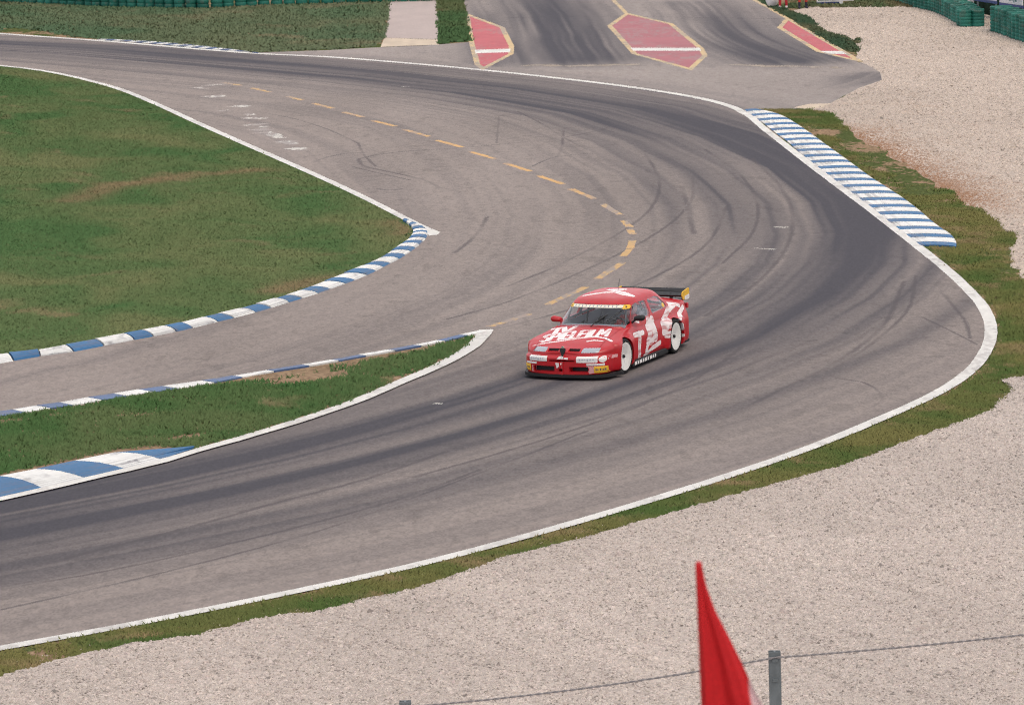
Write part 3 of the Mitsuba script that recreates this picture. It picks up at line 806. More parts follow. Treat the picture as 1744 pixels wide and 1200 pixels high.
# ------------------------------------------------------------------ the touring car
CAR_X, CAR_Y, CAR_A = 1.786, 80.51, math.radians(23.42)
CF = np.array([-math.sin(CAR_A), -math.cos(CAR_A)])
CLF = np.array([math.cos(CAR_A), -math.sin(CAR_A)])
CAR_Z = 0.014
CAR_M = np.array([[CF[0], CLF[0], 0, CAR_X], [CF[1], CLF[1], 0, CAR_Y], [0, 0, 1, CAR_Z], [0, 0, 0, 1.0]])
CAR_T = T(CAR_M.tolist())


def car_local(p):
    dx, dy = p.x - CAR_X, p.y - CAR_Y
    return dx * float(CF[0]) + dy * float(CF[1]), dx * float(CLF[0]) + dy * float(CLF[1]), p.z - CAR_Z


def sstep(a, b, x):
    t = np.clip((x - a) / (b - a), 0, 1)
    return t * t * (3 - 2 * t)


def car_half_width(x):
    if x > 1.60:
        t = min(1.0, (x - 1.60) / 0.67)
        return 0.83 * max(1 - t ** 4.6, 0.0004) ** (1 / 2.6)
    if x > 1.2:
        return 0.80 + 0.03 * (x - 1.2) / 0.4
    if x < -1.72:
        t = min(1.0, (-1.72 - x) / 0.645)
        return 0.80 * max(1 - t ** 6, 0.0004) ** (1 / 2.6)
    return 0.80


def car_flare(x):
    f = max(1 - sstep(0.40, 0.50, abs(x - 1.27)), 1 - sstep(0.42, 0.53, abs(x + 1.27)))
    return 0.075 * f


DECK = ([-2.365, -2.34, -2.28, -2.1, -1.75, -1.5, -0.5, 0.5, 0.95, 1.2, 1.6, 1.95, 2.14, 2.23, 2.27, 2.291], [0.80, 0.87, 0.905, 0.925, 0.925, 0.90, 0.86, 0.815, 0.785, 0.745, 0.675, 0.605, 0.56, 0.525, 0.50, 0.47])


def car_deck(x):
    return float(np.interp(x, *DECK))


def build_body():
    xs = np.unique(np.concatenate([np.linspace(-2.365, -2.25, 9), np.linspace(-2.25, -1.72, 9), np.linspace(-1.86, -0.68, 40), np.linspace(-0.7, 0.7, 12), np.linspace(0.70, 1.90, 42), np.linspace(1.90, 2.20, 11), np.linspace(2.20, 2.2915, 14)]))
    side_f = np.array([0.04, 0.10, 0.2, 0.32, 0.40, 0.46, 0.52, 0.57, 0.62, 0.66, 0.70, 0.74, 0.78, 0.82, 0.86, 0.9, 0.95])
    rows = []
    for x in xs:
        hw, fl, zt, zb = car_half_width(x), car_flare(x), car_deck(x), 0.105
        crown = 0.055 * min(1, hw / 0.6)
        zs = zt - crown
        pts = [(0, zb), (0.5 * hw, zb), (0.9 * hw, zb)]
        for q in side_f:
            z = zb + (zs - zb) * q
            fz = fl * (1 - sstep(0.60, 0.70, z))
            tuck = 0.085 * sstep(0.50, 1.0, (z - zb) / (0.86 - zb)) ** 1.2
            low = 0.03 * (1 - sstep(0, 0.12, z - zb))
            pts.append((max(hw + fz * min(1, hw / 0.5) - (tuck + low) * min(1, hw / 0.5), 0.004), z))
        ye = pts[-1][0]
        for a in (0.975, 0.93, 0.85, 0.7, 0.5, 0.25, 0.0):
            pts.append((ye * a, zs + crown * (1 - a ** 2.4) * 0.9 + 0.012 * (1 - a) ** 0.5 * 0 + 0.010 * (a < 0.97)))
        rows.append(pts)
    m = len(rows[0])
    ring = []
    for x, pts in zip(xs, rows):
        ring += [[x, y, z] for y, z in pts] + [[x, -y, z] for y, z in pts[-2:0:-1]]
    n = 2 * m - 2
    F = []
    for i in range(len(xs) - 1):
        for q in range(n):
            r = (q + 1) % n
            F += [[i * n + q, i * n + r, (i + 1) * n + r], [i * n + q, (i + 1) * n + r, (i + 1) * n + q]]
    for q in range(1, n - 1):
        F += [[0, q + 1, q], [(len(xs) - 1) * n, (len(xs) - 1) * n + q, (len(xs) - 1) * n + q + 1]]
    R = np.array(ring)
    k = sstep(1.75, 2.10, R[:, 0]) * sstep(0.405, 0.445, R[:, 2])
    R[:, 0] -= 0.055 * k
    R[:, 1] *= 1 - 0.055 * k
    t = trimesh.Trimesh(R, F, process=False)
    if t.volume < 0:
        t.invert()
    b = man(t)
    for ax in (1.27, -1.27):
        for s in (1, -1):
            c = m3.Manifold.cylinder(0.42, 0.352, 0.352, 40).rotate([90, 0, 0]).translate([ax, 0.42, 0.315])
            b -= c.translate([0, 0.58 if s > 0 else -1.0, 0])
    b -= box(-1.30, 0.82, -0.66, 0.66, 0.28, 1.2)                       # cabin
    for s in (1, -1):                                                    # shut lines of the doors, bonnet and boot
        for x in (0.47, -0.30):
            b -= box(x - 0.005, x + 0.005, s * 0.79 - 0.03, s * 0.79 + 0.03, 0.20, 0.95)
        b -= box(-0.78, 0.47, s * 0.80 - 0.03, s * 0.80 + 0.03, 0.195, 0.204)
        b -= box(0.95, 2.12, s * 0.62 - 0.004, s * 0.62 + 0.004, 0.52, 1.0)
    b -= box(0.95, 0.958, -0.62, 0.62, 0.76, 1.0)
    b -= box(-1.80, -1.792, -0.62, 0.62, 0.93, 1.0)
    # mouths in the front: two grille slots, two low intakes, a small middle one, a slit under the plate
    for (y0, y1, z0, z1) in FRONT_HOLES:
        b -= box(2.10 if abs(y0 + y1) < 0.75 else 2.0, 2.5, y0, y1, z0, z1)
    return b


FRONT_HOLES = [(-0.30, -0.09, 0.505, 0.555), (0.10, 0.31, 0.51, 0.56), (-0.56, -0.14, 0.155, 0.255), (0.15, 0.50, 0.16, 0.25), (-0.055, 0.025, 0.165, 0.215), (-0.24, 0.25, 0.342, 0.366)]
body_m = build_body()
body_t = tri(body_m)

GH = [  # z, front x, rear x, half width, exponent
    (0.70, 1.00, -1.90, 0.765, 5.0), (0.80, 0.90, -1.78, 0.748, 5.0), (0.88, 0.785, -1.64, 0.726, 5.0), (0.96, 0.67, -1.50, 0.698, 5.0), (1.04, 0.56, -1.37, 0.662, 4.8), (1.11, 0.465, -1.26, 0.628, 5.0), (1.16, 0.385, -1.18, 0.602, 5.0),
    (1.205, 0.285, -1.11, 0.568, 4.8), (1.232, 0.15, -1.04, 0.525, 4.4), (1.255, -0.06, -0.94, 0.440, 3.8), (1.268, -0.28, -0.78, 0.30, 3.0)]


def greenhouse(inset=0.0):
    pts = []
    for z, xf, xr, hw, ex in GH:
        xf, xr, hw, z = xf - inset * 1.25, xr + inset * 1.25, hw - inset, z - inset * (1.0 if z > 1.2 else 0.35)
        a = np.linspace(0, 2 * np.pi, 72, endpoint=False)
        c, s = np.cos(a), np.sin(a)
        X = (xf + xr) / 2 + (xf - xr) / 2 * np.sign(c) * np.abs(c) ** (2 / ex)
        Y = hw * np.sign(s) * np.abs(s) ** (2 / ex)
        # the windscreen bows forward in the middle
        X = X + 0.055 * (1 - (Y / hw) ** 2) * (c > 0.5)
        pts.append(np.stack([X, Y, np.full_like(X, z)], 1))
    return m3.Manifold.hull_points(np.vstack(pts).astype(np.float64))


def prism_y(pts, y0, y1):
    """polygon in (x, z) extruded along y"""
    cs = m3.CrossSection([np.array(pts)[::(1 if sg.Polygon(pts).exterior.is_ccw else -1)]])
    cs = cs.offset(-0.03, m3.JoinType.Round).offset(0.03, m3.JoinType.Round)
    return cs.extrude(y1 - y0).rotate([90, 0, 0]).translate([0, y1, 0])


def prism_x(pts, x0, x1):
    """polygon in (y, z) extruded along x"""
    cs = m3.CrossSection([np.array(pts)[::(1 if sg.Polygon(pts).exterior.is_ccw else -1)]])
    cs = cs.offset(-0.04, m3.JoinType.Round).offset(0.04, m3.JoinType.Round)
    e = cs.extrude(x1 - x0)                     # (y, z, x)
    return e.transform(np.array([[0, 0, 1, x0], [1, 0, 0, 0], [0, 1, 0, 0]], float))


W_FRONT = [(-0.70, 0.785), (0.70, 0.785), (0.575, 1.135), (-0.575, 1.135)]
W_REAR = [(-0.60, 0.94), (0.60, 0.94), (0.49, 1.13), (-0.49, 1.13)]
W_DOOR = [(0.62, 0.835), (-0.27, 0.855), (-0.30, 1.135), (0.14, 1.135), (0.27, 1.11)]
W_BACK = [(-0.375, 0.86), (-1.19, 0.885), (-1.13, 0.97), (-0.95, 1.10), (-0.80, 1.135), (-0.40, 1.135)]
gh_out = greenhouse(0.0)
cut_f, cut_r = prism_x(W_FRONT, 0.30, 1.4), prism_x(W_REAR, -2.2, -0.98)
cuts = {('windscreen', 0): cut_f, ('rear_window', 0): cut_r}
for s in (1, -1):
    yr = (0.3, 1.0) if s > 0 else (-1.0, -0.3)
    cuts[('front_side_window', s)] = prism_y(W_DOOR, *yr)
    cuts[('rear_side_window', s)] = prism_y(W_BACK, *yr)
shell = gh_out - greenhouse(0.045) - box(-3, 3, -2, 2, 0, 0.73)
glasses = {}
skin = greenhouse(0.008) - greenhouse(0.012)
for kk, c in cuts.items():
    shell = shell - c
    g_ = tri((skin ^ c) - box(-3, 3, -2, 2, 0, 0.77))
    ctr = np.array([-0.4, 0, 0.75])
    out_ = ((g_.triangles_center - ctr) * [0.5, 1, 1.2] * g_.face_normals).sum(1) > 0.15       # the outer sheet only: one pane
    g_.update_faces(out_)
    g_.remove_unreferenced_vertices()
    glasses[kk] = g_

# --- livery: white brush lettering and swooshes printed on the red body, as strokes in the car's own axes
def seg_d(u, v, a, b):
    ax, ay = a
    bx, by = b
    L2 = (bx - ax) ** 2 + (by - ay) ** 2 + 1e-9
    t = dr.clip(((u - ax) * (bx - ax) + (v - ay) * (by - ay)) / L2, 0, 1)
    return dr.sqrt(dr.square(u - ax - t * (bx - ax)) + dr.square(v - ay - t * (by - ay)))


def strokes(u, v, lines):
    """Largest coverage 0..1 of the strokes [(points, radius0, radius1)]."""
    out = mi.Float(0)
    for pts, r0, r1 in lines:
        n = len(pts) - 1
        for i in range(n):
            ra, rb = r0 + (r1 - r0) * i / n, r0 + (r1 - r0) * (i + 1) / n
            d = seg_d(u, v, pts[i], pts[i + 1])
            out = dr.maximum(out, smoothstep(0.006, -0.006, d - 0.5 * (ra + rb)))
    return out


GLYPH = {'T': [[(0, 1), (.8, 1)], [(.4, 1), (.4, 0)]], 'V': [[(0, 1), (.4, 0), (.85, 1)]], 'S': [[(.62, .88), (.3, 1), (.08, .78), (.3, .55), (.6, .38), (.5, .08), (.25, 0), (.02, .14)]], 'P': [[(.05, 0), (.05, 1), (.5, 1), (.65, .75), (.5, .5), (.05, .5)]],
         'I': [[(.1, 0), (.1, 1)]], 'E': [[(.6, 1), (.05, 1), (.05, 0), (.6, 0)], [(.05, .5), (.5, .5)]], 'L': [[(.05, 1), (.05, 0), (.55, 0)]], 'F': [[(.6, 1), (.05, 1), (.05, 0)], [(.05, .52), (.5, .52)]], 'M': [[(0, 0), (.08, 1), (.42, .3), (.76, 1), (.84, 0)]]}
ADV = {'T': .85, 'V': .9, 'S': .75, 'P': .75, 'I': .32, 'E': .72, 'L': .66, 'F': .7, 'M': 1.0}


def word(text, x, y, sx, sy, slant, rise, r):
    out = []
    for ch in text:
        for st in GLYPH[ch]:
            out.append(([(x + (px + slant * py) * sx, y + py * sy + rise * ((px + slant * py) * sx)) for px, py in st], r, r))
        x += ADV[ch] * sx
        y += rise * ADV[ch] * sx
    return out


BONNET = [([(-0.659, -1.041), (-0.47, -0.988)], 0.05, 0.05), ([(-0.563, -1.018), (-0.485, -1.454)], 0.05, 0.05), ([(-0.459, -0.983), (-0.3, -1.364), (-0.25, -0.946)], 0.05, 0.05), ([(-0.527, -1.442), (-0.6, -1.414), (-0.628, -1.519), (-0.568, -1.597), (-0.498, -1.641), (-0.504, -1.749), (-0.552, -1.79), (-0.606, -1.753)], 0.036, 0.036), ([(-0.439, -1.76), (-0.5, -1.38), (-0.41, -1.35), (-0.364, -1.437), (-0.377, -1.548), (-0.464, -1.583)], 0.036, 0.036), ([(-0.28, -1.705), (-0.341, -1.323)], 0.036, 0.036), ([(-0.179, -1.262), (-0.288, -1.302), (-0.227, -1.687), (-0.12, -1.644)], 0.036, 0.036), ([(-0.256, -1.499), (-0.168, -1.463)], 0.036, 0.036), ([(-0.146, -1.249), (-0.086, -1.631), (0.012, -1.596)], 0.036, 0.036), ([(0.093, -1.16), (-0.016, -1.201), (0.044, -1.583)], 0.036, 0.036), ([(0.013, -1.385), (0.102, -1.352)], 0.036, 0.036), ([(0.192, -1.53), (0.132, -1.145)], 0.036, 0.036), ([(0.186, -1.127), (0.245, -1.511), (0.342, -1.473)], 0.036, 0.036), ([(0.364, -1.465), (0.32, -1.072), (0.429, -1.319), (0.45, -1.012), (0.526, -1.396)], 0.036, 0.036), ([(-0.675, -1.945), (-0.49, -1.873), (-0.259, -1.805), (-0.035, -1.694), (0.142, -1.577), (0.386, -1.488), (0.564, -1.515), (0.719, -1.624)], 0.022, 0.03), ([(0.3, -1.748), (0.405, -1.675), (0.561, -1.675)], 0.02, 0.02)]
ROOF = [([(-0.424, -0.075), (-0.256, 0.043), (-0.096, 0.208), (0.065, 0.228)], 0.035, 0.06), ([(-0.126, 0.516), (0.06, 0.617)], 0.09, 0.08), ([(0.034, 0.351), (0.324, 0.094), (0.455, 0.046)], 0.11, 0.06)]
SIDE = [([(-0.66, 0.613), (-0.423, 0.607), (-0.218, 0.602)], 0.045, 0.045), ([(-0.416, 0.586), (-0.458, 0.389), (-0.457, 0.184)], 0.075, 0.065), ([(0.129, 0.744), (0.073, 0.646)], 0.11, 0.11), ([(0.132, 0.638), (0.079, 0.49), (-0.016, 0.398)], 0.12, 0.08), ([(-0.016, 0.398), (-0.115, 0.24)], 0.08, 0.03), ([(0.581, 0.302), (0.175, 0.255), (-0.214, 0.164)], 0.05, 0.03), ([(0.295, 0.745), (0.334, 0.536), (0.366, 0.441)], 0.1, 0.1), ([(0.366, 0.441), (0.116, 0.378)], 0.08, 0.05), ([(0.758, 0.607), (0.776, 0.53), (0.755, 0.467)], 0.08, 0.06), ([(1.036, 0.65), (0.932, 0.584)], 0.09, 0.06), ([(1.606, 0.419), (0.786, 0.447)], 0.03, 0.03), ([(1.62, 0.287), (0.798, 0.379)], 0.03, 0.03), ([(0.947, 0.638), (0.783, 0.579)], 0.1, 0.08), ([(1.587, 0.879), (1.148, 0.809), (0.86, 0.685)], 0.05, 0.08), ([(1.971, 0.773), (1.627, 0.666), (1.479, 0.598)], 0.05, 0.03), ([(1.63, 0.874), (1.81, 0.817)], 0.03, 0.04), ([(1.018, 0.642), (1.581, 0.479)], 0.03, 0.05), ([(-0.487, 0.847), (-0.314, 0.806)], 0.025, 0.02)]


def car_red(p, n, uv):
    x, y, z = car_local(p)
    top = strokes(y, -x, BONNET) * smoothstep(0.70, 0.80, z + 0.10 * x) * (n.z > 0.5)
    roof = strokes(y, -x, ROOF) * (z > 1.15)
    side = strokes(-x, z, SIDE) * smoothstep(0.60, 0.66, y) * (n.z < 0.6)
    boot = strokes(-x, z, SIDE) * smoothstep(-0.2, -0.3, x) * smoothstep(0.45, 0.50, y) * (n.z >= 0.6) * (z < 1.0)
    side2 = strokes(-x, z, SIDE) * smoothstep(-0.60, -0.66, y) * (n.z < 0.6)
    w = dr.maximum(dr.maximum(dr.maximum(top, roof), dr.maximum(side, side2)), boot)
    w = w * (0.45 + 0.55 * smoothstep(0.20, 0.42, noise(x * 5 + y * 16, y * 5 + z * 26, 2.0)))
    return mix((0.41, 0.007, 0.013), (0.72, 0.64, 0.65), dr.clip(w, 0, 1))


scene['red_car_paint'] = {'type': 'principled', 'base_color': proc(car_red), 'roughness': 0.28, 'specular': 0.5, 'clearcoat': 0.45, 'clearcoat_gloss': 0.93}
scene['plain_red_paint'] = {'type': 'principled', 'base_color': {'type': 'rgb', 'value': [0.44, 0.012, 0.022]}, 'roughness': 0.3, 'specular': 0.5, 'clearcoat': 0.8}
scene['black_plastic'] = {'type': 'principled', 'base_color': {'type': 'rgb', 'value': [0.012, 0.012, 0.014]}, 'roughness': 0.55, 'specular': 0.4}
scene['grey_carbon'] = {'type': 'principled', 'base_color': {'type': 'rgb', 'value': [0.10, 0.10, 0.115]}, 'roughness': 0.4, 'specular': 0.5}
scene['tyre_rubber'] = {'type': 'principled', 'base_color': {'type': 'rgb', 'value': [0.014, 0.014, 0.015]}, 'roughness': 0.8, 'specular': 0.3}
scene['white_wheel_paint'] = {'type': 'principled', 'base_color': {'type': 'rgb', 'value': [0.66, 0.65, 0.63]}, 'roughness': 0.4, 'specular': 0.5}
scene['white_vinyl'] = {'type': 'principled', 'base_color': {'type': 'rgb', 'value': [0.70, 0.68, 0.68]}, 'roughness': 0.4, 'specular': 0.4}
scene['pink_vinyl'] = {'type': 'principled', 'base_color': {'type': 'rgb', 'value': [0.60, 0.30, 0.32]}, 'roughness': 0.4, 'specular': 0.4}
scene['yellow_vinyl'] = {'type': 'principled', 'base_color': {'type': 'rgb', 'value': [0.72, 0.42, 0.04]}, 'roughness': 0.4, 'specular': 0.4}
scene['dark_print'] = {'type': 'diffuse', 'reflectance': {'type': 'rgb', 'value': [0.12, 0.11, 0.14]}}
scene['grey_print'] = {'type': 'diffuse', 'reflectance': {'type': 'rgb', 'value': [0.40, 0.42, 0.50]}}
scene['blue_print'] = {'type': 'diffuse', 'reflectance': {'type': 'rgb', 'value': [0.10, 0.10, 0.28]}}
scene['headlight_glass'] = {'type': 'principled', 'base_color': {'type': 'rgb', 'value': [0.38, 0.40, 0.45]}, 'roughness': 0.12, 'specular': 0.8, 'metallic': 0.3}
scene['chrome'] = {'type': 'principled', 'base_color': {'type': 'rgb', 'value': [0.62, 0.60, 0.52]}, 'roughness': 0.2, 'metallic': 0.9}
scene['window_glass'] = {'type': 'thindielectric', 'int_ior': 1.36, 'specular_transmittance': {'type': 'rgb', 'value': [0.88, 0.90, 0.93]}}
scene['cabin_dark'] = {'type': 'diffuse', 'reflectance': {'type': 'rgb', 'value': [0.30, 0.32, 0.36]}}
scene['cage_paint'] = {'type': 'principled', 'base_color': {'type': 'rgb', 'value': [0.035, 0.035, 0.04]}, 'roughness': 0.6}

car = thing('racing_car', 'red four door racing saloon with white brush lettering, white wheels and a black rear wing', 'racing car')


def cadd(part, mesh, mat, smooth=False, label=None):
    if not isinstance(mesh, trimesh.Trimesh):
        mesh = tri(mesh)
    return add(f'{car}__{part}', mesh, mat, smooth, label, to_world=CAR_T)


cadd('body', body_m, 'red_car_paint', 32)
cadd('roof', shell, 'red_car_paint', 28)
for (nm, s), g in glasses.items():
    cadd(nm, g, 'window_glass', 25)

# mouths lined in black
for i, (y0, y1, z0, z1) in enumerate(FRONT_HOLES):
    cadd('grille_slot' if i < 2 else 'air_intake', box(1.99, 2.105 if abs(y0 + y1) < 0.75 else 2.005, y0 + .002, y1 - .002, z0 + .002, z1 - .002), 'black_plastic')


def body_hit(y, z, x0=3.0, d=(-1, 0, 0), o=None):
    """Where rays meet the body: arrays y, z -> x (from the front)."""
    V, F = body_t.vertices, body_t.faces
    A, B, C = V[F[:, 0]], V[F[:, 1]], V[F[:, 2]]
    D = np.array(d, float)
    e1, e2 = B - A, C - A
    h = np.cross(D, e2)
    a = (e1 * h).sum(1)
    ok = np.abs(a) > 1e-12
    inv = np.where(ok, 1 / np.where(ok, a, 1), 0)
    out = []
    for O in o:
        s = np.asarray(O, float) - A
        u = (s * h).sum(1) * inv
        q = np.cross(s, e1)
        v = (q * D).sum(1) * inv
        t = (e2 * q).sum(1) * inv
        good = ok & (u > -1e-7) & (v > -1e-7) & (u + v < 1 + 1e-7) & (t > 0)
        out.append(t[good].min() if good.any() else np.nan)
    return np.array(out)


def decal(part, shape, mat, where='front', lift=0.010, thick=0.004, label=None, cell=0.025):
    """A sticker or lens of the given outline (shapely, in y,z from the front / x,z from the left / y,-x from above), lying on the body."""
    g = shape
    xa, ya, xb, yb = g.bounds
    ms = []
    for i in np.arange(xa, xb, cell):
        for j in np.arange(ya, yb, cell):
            c = g.intersection(sg.box(i, j, min(i + cell, xb + 1e-6), min(j + cell, yb + 1e-6)))
            for q in getattr(c, 'geoms', [c]):
                if q.geom_type == 'Polygon' and q.area > 1e-7:
                    v, f = trimesh.creation.triangulate_polygon(q, engine='earcut')
                    ms.append(trimesh.Trimesh(np.hstack([v, np.zeros((len(v), 1))]), f, process=False))
    m = trimesh.util.concatenate(ms)
    m = trimesh.Trimesh(m.vertices, m.faces, process=True)
    v = np.array(m.vertices)
    if where == 'front':
        o = np.stack([np.full(len(v), 4.0), v[:, 0], v[:, 1]], 1)
        d = np.array([-1.0, 0, 0])
    elif where == 'left':
        o = np.stack([-v[:, 0], np.full(len(v), 3.0), v[:, 1]], 1)
        d = np.array([0, -1.0, 0])
    else:
        o = np.stack([-v[:, 1], v[:, 0], np.full(len(v), 3.0)], 1)
        d = np.array([0, 0, -1.0])
    t = body_hit(None, None, d=d, o=o)
    t = np.where(np.isnan(t), np.nanmedian(t), t)
    top = o + d * (t - lift)[:, None]
    m2 = trimesh.Trimesh(top, m.faces, process=False)
    nrm = m2.face_normals.mean(0) @ d
    f = m.faces if nrm < 0 else m.faces[:, ::-1]
    # give it thickness: top, and walls back to the body
    n = len(top)
    bot = top + d * (thick + lift)
    e = np.sort(np.vstack([f[:, [0, 1]], f[:, [1, 2]], f[:, [2, 0]]]), 1)
    de = np.vstack([f[:, [0, 1]], f[:, [1, 2]], f[:, [2, 0]]])
    u, inv, cnt = np.unique(e, axis=0, return_inverse=True, return_counts=True)
    rim = de[cnt[inv.ravel()] == 1]
    walls = np.vstack([np.stack([rim[:, 1], rim[:, 0], rim[:, 0] + n], 1), np.stack([rim[:, 1], rim[:, 0] + n, rim[:, 1] + n], 1)])
    mm = trimesh.Trimesh(np.vstack([top, bot]), np.vstack([f, walls]), process=False)
    return cadd(part, mm, mat, 40, label)


def rect(a, b, c, d, r=0.01):
    return sg.box(min(a, c) + r, min(b, d) + r, max(a, c) - r, max(b, d) - r).buffer(r, 4)



cadd('emblem_shield', m3.Manifold.batch_hull([box(2.21, 2.225, -0.055, 0.055, 0.54, 0.575), box(2.225, 2.245, -0.012, 0.012, 0.43, 0.445)]).translate([0, 0.01, 0]), 'black_plastic')
cadd('emblem_shield__badge', m3.Manifold.cylinder(0.02, 0.030, 0.030, 24).rotate([0, 90, 0]).translate([2.205, 0.01, 0.585]), 'chrome', 30)
for y0, y1 in ((-0.62, -0.335), (0.355, 0.655)):
    decal('headlight', rect(y0, 0.50, y1, 0.565, 0.012), 'headlight_glass', lift=0.011)
decal('sponsor_panel', rect(-0.66, 0.335, -0.285, 0.432, 0.012), 'white_vinyl')
decal('sponsor_panel', rect(0.285, 0.33, 0.66, 0.438, 0.012), 'white_vinyl')
for y0, n in ((-0.62, 6), (0.335, 6)):
    for i in range(n):
        a = y0 + i * 0.048
        decal('sponsor_print', rect(a, 0.365 + 0.006 * (i % 3), a + 0.03, 0.40 - 0.004 * (i % 2), 0.002), 'grey_print', lift=0.014, thick=0.002)
decal('round_sticker', sg.Point(0.735, 0.385).buffer(0.055), 'white_vinyl')
decal('small_sticker', rect(0.80, 0.375, 0.875, 0.43, 0.006), 'pink_vinyl')
decal('centre_badge', sg.Polygon([(-0.09, 0.385), (-0.05, 0.435), (0.0, 0.44), (0.04, 0.415), (0.13, 0.41), (0.13, 0.385)]), 'white_vinyl')
decal('white_flash', sg.Polygon([(-0.12, 0.32), (0.01, 0.31), (-0.09, 0.215)]), 'white_vinyl')
decal('white_band', rect(-0.74, 0.285, -0.50, 0.318, 0.006), 'white_vinyl')
decal('white_band', rect(0.47, 0.275, 0.765, 0.31, 0.006), 'white_vinyl')
decal('pink_patch', sg.Polygon([(0.47, 0.26), (0.60, 0.26), (0.60, 0.14), (0.52, 0.13)]), 'pink_vinyl')
decal('pink_patch', sg.Polygon([(-0.60, 0.26), (-0.545, 0.26), (-0.56, 0.14), (-0.61, 0.14)]), 'pink_vinyl')
decal('yellow_sticker', rect(-0.79, 0.15, -0.635, 0.272, 0.008), 'yellow_vinyl')
decal('yellow_sticker', rect(0.60, 0.14, 0.80, 0.262, 0.008), 'yellow_vinyl')
for i, a in enumerate((0.628, 0.655, 0.695, 0.735, 0.762)):
    decal('yellow_sticker_print', rect(a, 0.185, a + 0.018, 0.222 - 0.008 * (i % 2), 0.002), 'dark_print', lift=0.014, thick=0.002)
for a in (-0.75, -0.715, -0.68):
    decal('yellow_sticker_print', rect(a, 0.195, a + 0.02, 0.225, 0.002), 'dark_print', lift=0.014, thick=0.002)


def on_glass(part, prism, mat, a=0.002, b=0.006):
    cadd(part, (greenhouse(a) - greenhouse(b)) ^ prism, mat)


scene['pale_yellow_vinyl'] = {'type': 'principled', 'base_color': {'type': 'rgb', 'value': [0.72, 0.69, 0.58]}, 'roughness': 0.4}
on_glass('sun_strip', box(0.25, 0.7, -0.485, 0.485, 1.085, 1.128), 'pale_yellow_vinyl')
for y0, y1, z0 in ((-0.585, -0.487, 1.075), (0.487, 0.590, 1.062)):
    on_glass('sun_strip_end', box(0.2, 0.8, y0, y1, z0, 1.128), 'yellow_vinyl')
for i in range(12):
    a = -0.44 + i * 0.074
    on_glass('sun_strip_print', box(0.25, 0.7, a, a + 0.012, 1.095, 1.120), 'blue_print', -0.001, 0.003)
on_glass('window_sticker', prism_y([(-0.50, 0.895), (-0.92, 0.905), (-0.90, 0.955), (-0.52, 0.945)], 0.3, 0.9), 'white_vinyl')
on_glass('window_sticker', prism_y([(-0.96, 0.90), (-1.10, 0.905), (-1.08, 0.975), (-0.96, 0.97)], 0.3, 0.9), 'yellow_vinyl')
on_glass('window_sticker', prism_y([(0.56, 0.87), (0.44, 0.87), (0.44, 0.93), (0.52, 0.93)], 0.3, 0.9), 'yellow_vinyl')

# wheels
TYRE = [(0.235, -0.115), (0.30, -0.115), (0.318, -0.09), (0.320, 0.09), (0.30, 0.112), (0.262, 0.118), (0.258, 0.105), (0.235, 0.10), (0.235, -0.115)]
RIM = [(0.0, 0.06), (0.03, 0.064), (0.10, 0.080), (0.17, 0.100), (0.235, 0.112), (0.256, 0.112), (0.259, 0.102), (0.235, 0.08), (0.20, 0.03), (0.0, 0.02)]
for ax, steer in ((1.27, 4.0), (-1.27, 0.0)):
    for s in (1, -1):
        M = trimesh.transformations.translation_matrix([ax, s * 0.735, 0.318]) @ trimesh.transformations.rotation_matrix(math.radians(-steer), [0, 0, 1])
        if s < 0:
            M = M @ trimesh.transformations.rotation_matrix(math.pi, [0, 0, 1])
        key = f'{car}__wheel'
        n_ = 0
        while key in scene:
            n_ += 1
            key = f'{car}__wheel_{n_:03d}'
        t = lathe(TYRE, 48, 'y')
        c = lathe(RIM, 48, 'y')
        hub = lathe([(0, 0.05), (0.030, 0.05), (0.030, 0.092), (0.022, 0.10), (0, 0.10)], 16, 'y')
        
        add(key, t, 'tyre_rubber', 30, to_world=CAR_T @ T(M.tolist()))
        add(key + '__rim', c, 'white_wheel_paint', 30, to_world=CAR_T @ T(M.tolist()))
        add(key + '__hub_nut', hub, 'black_plastic', 30, to_world=CAR_T @ T(M.tolist()))
        # inner arch lining
        cadd('arch_liner', box(ax - 0.34, ax + 0.34, s * 0.575 - 0.003, s * 0.575 + 0.003, 0.12, 0.66), 'black_plastic')

# splitter, skirts, rear diffuser
def plan_outline(off, x0, x1, n=60):
    xs = np.linspace(x0, x1, n)
    pts = [(x, car_half_width(x) + car_flare(x) * min(1, car_half_width(x) / 0.5) + off) for x in xs]
    return pts + [(x, -y) for x, y in pts[::-1]]


sp = m3.CrossSection([np.array(plan_outline(0.012, 1.60, 2.289))]) 
sp = sp.offset(0.022, m3.JoinType.Round)
if sp.area() < 0.1:
    sp = m3.CrossSection([np.array(plan_outline(0.012, 1.60, 2.289)[::-1])]).offset(0.022, m3.JoinType.Round)
cadd('splitter', sp.extrude(0.055).translate([0, 0, 0.055]), 'black_plastic', 30)
for s in (1, -1):
    cadd('side_skirt', rbox(-0.90, 0.90, s * 0.80 - 0.05, s * 0.80 + 0.035, 0.06, 0.165, 0.015), 'black_plastic', 30)
for i, (a, b) in enumerate([(-.80, -.70), (-.66, -.60), (-.56, -.44), (-.40, -.34), (-.30, -.20), (-.16, -.10), (-.05, .07), (.11, .16), (.20, .26)]):
    cadd('skirt_lettering', box(-b, -a, 0.8355, 0.838, 0.085, 0.145), 'white_vinyl')
cadd('diffuser', rbox(-2.36, -1.7, -0.70, 0.70, 0.07, 0.12, 0.01), 'black_plastic')
for s in (1, -1):
    cadd('tail_light', rbox(-2.372, -2.30, s * 0.5 - 0.19, s * 0.5 + 0.19, 0.70, 0.80, 0.01), 'plain_red_paint', 30)

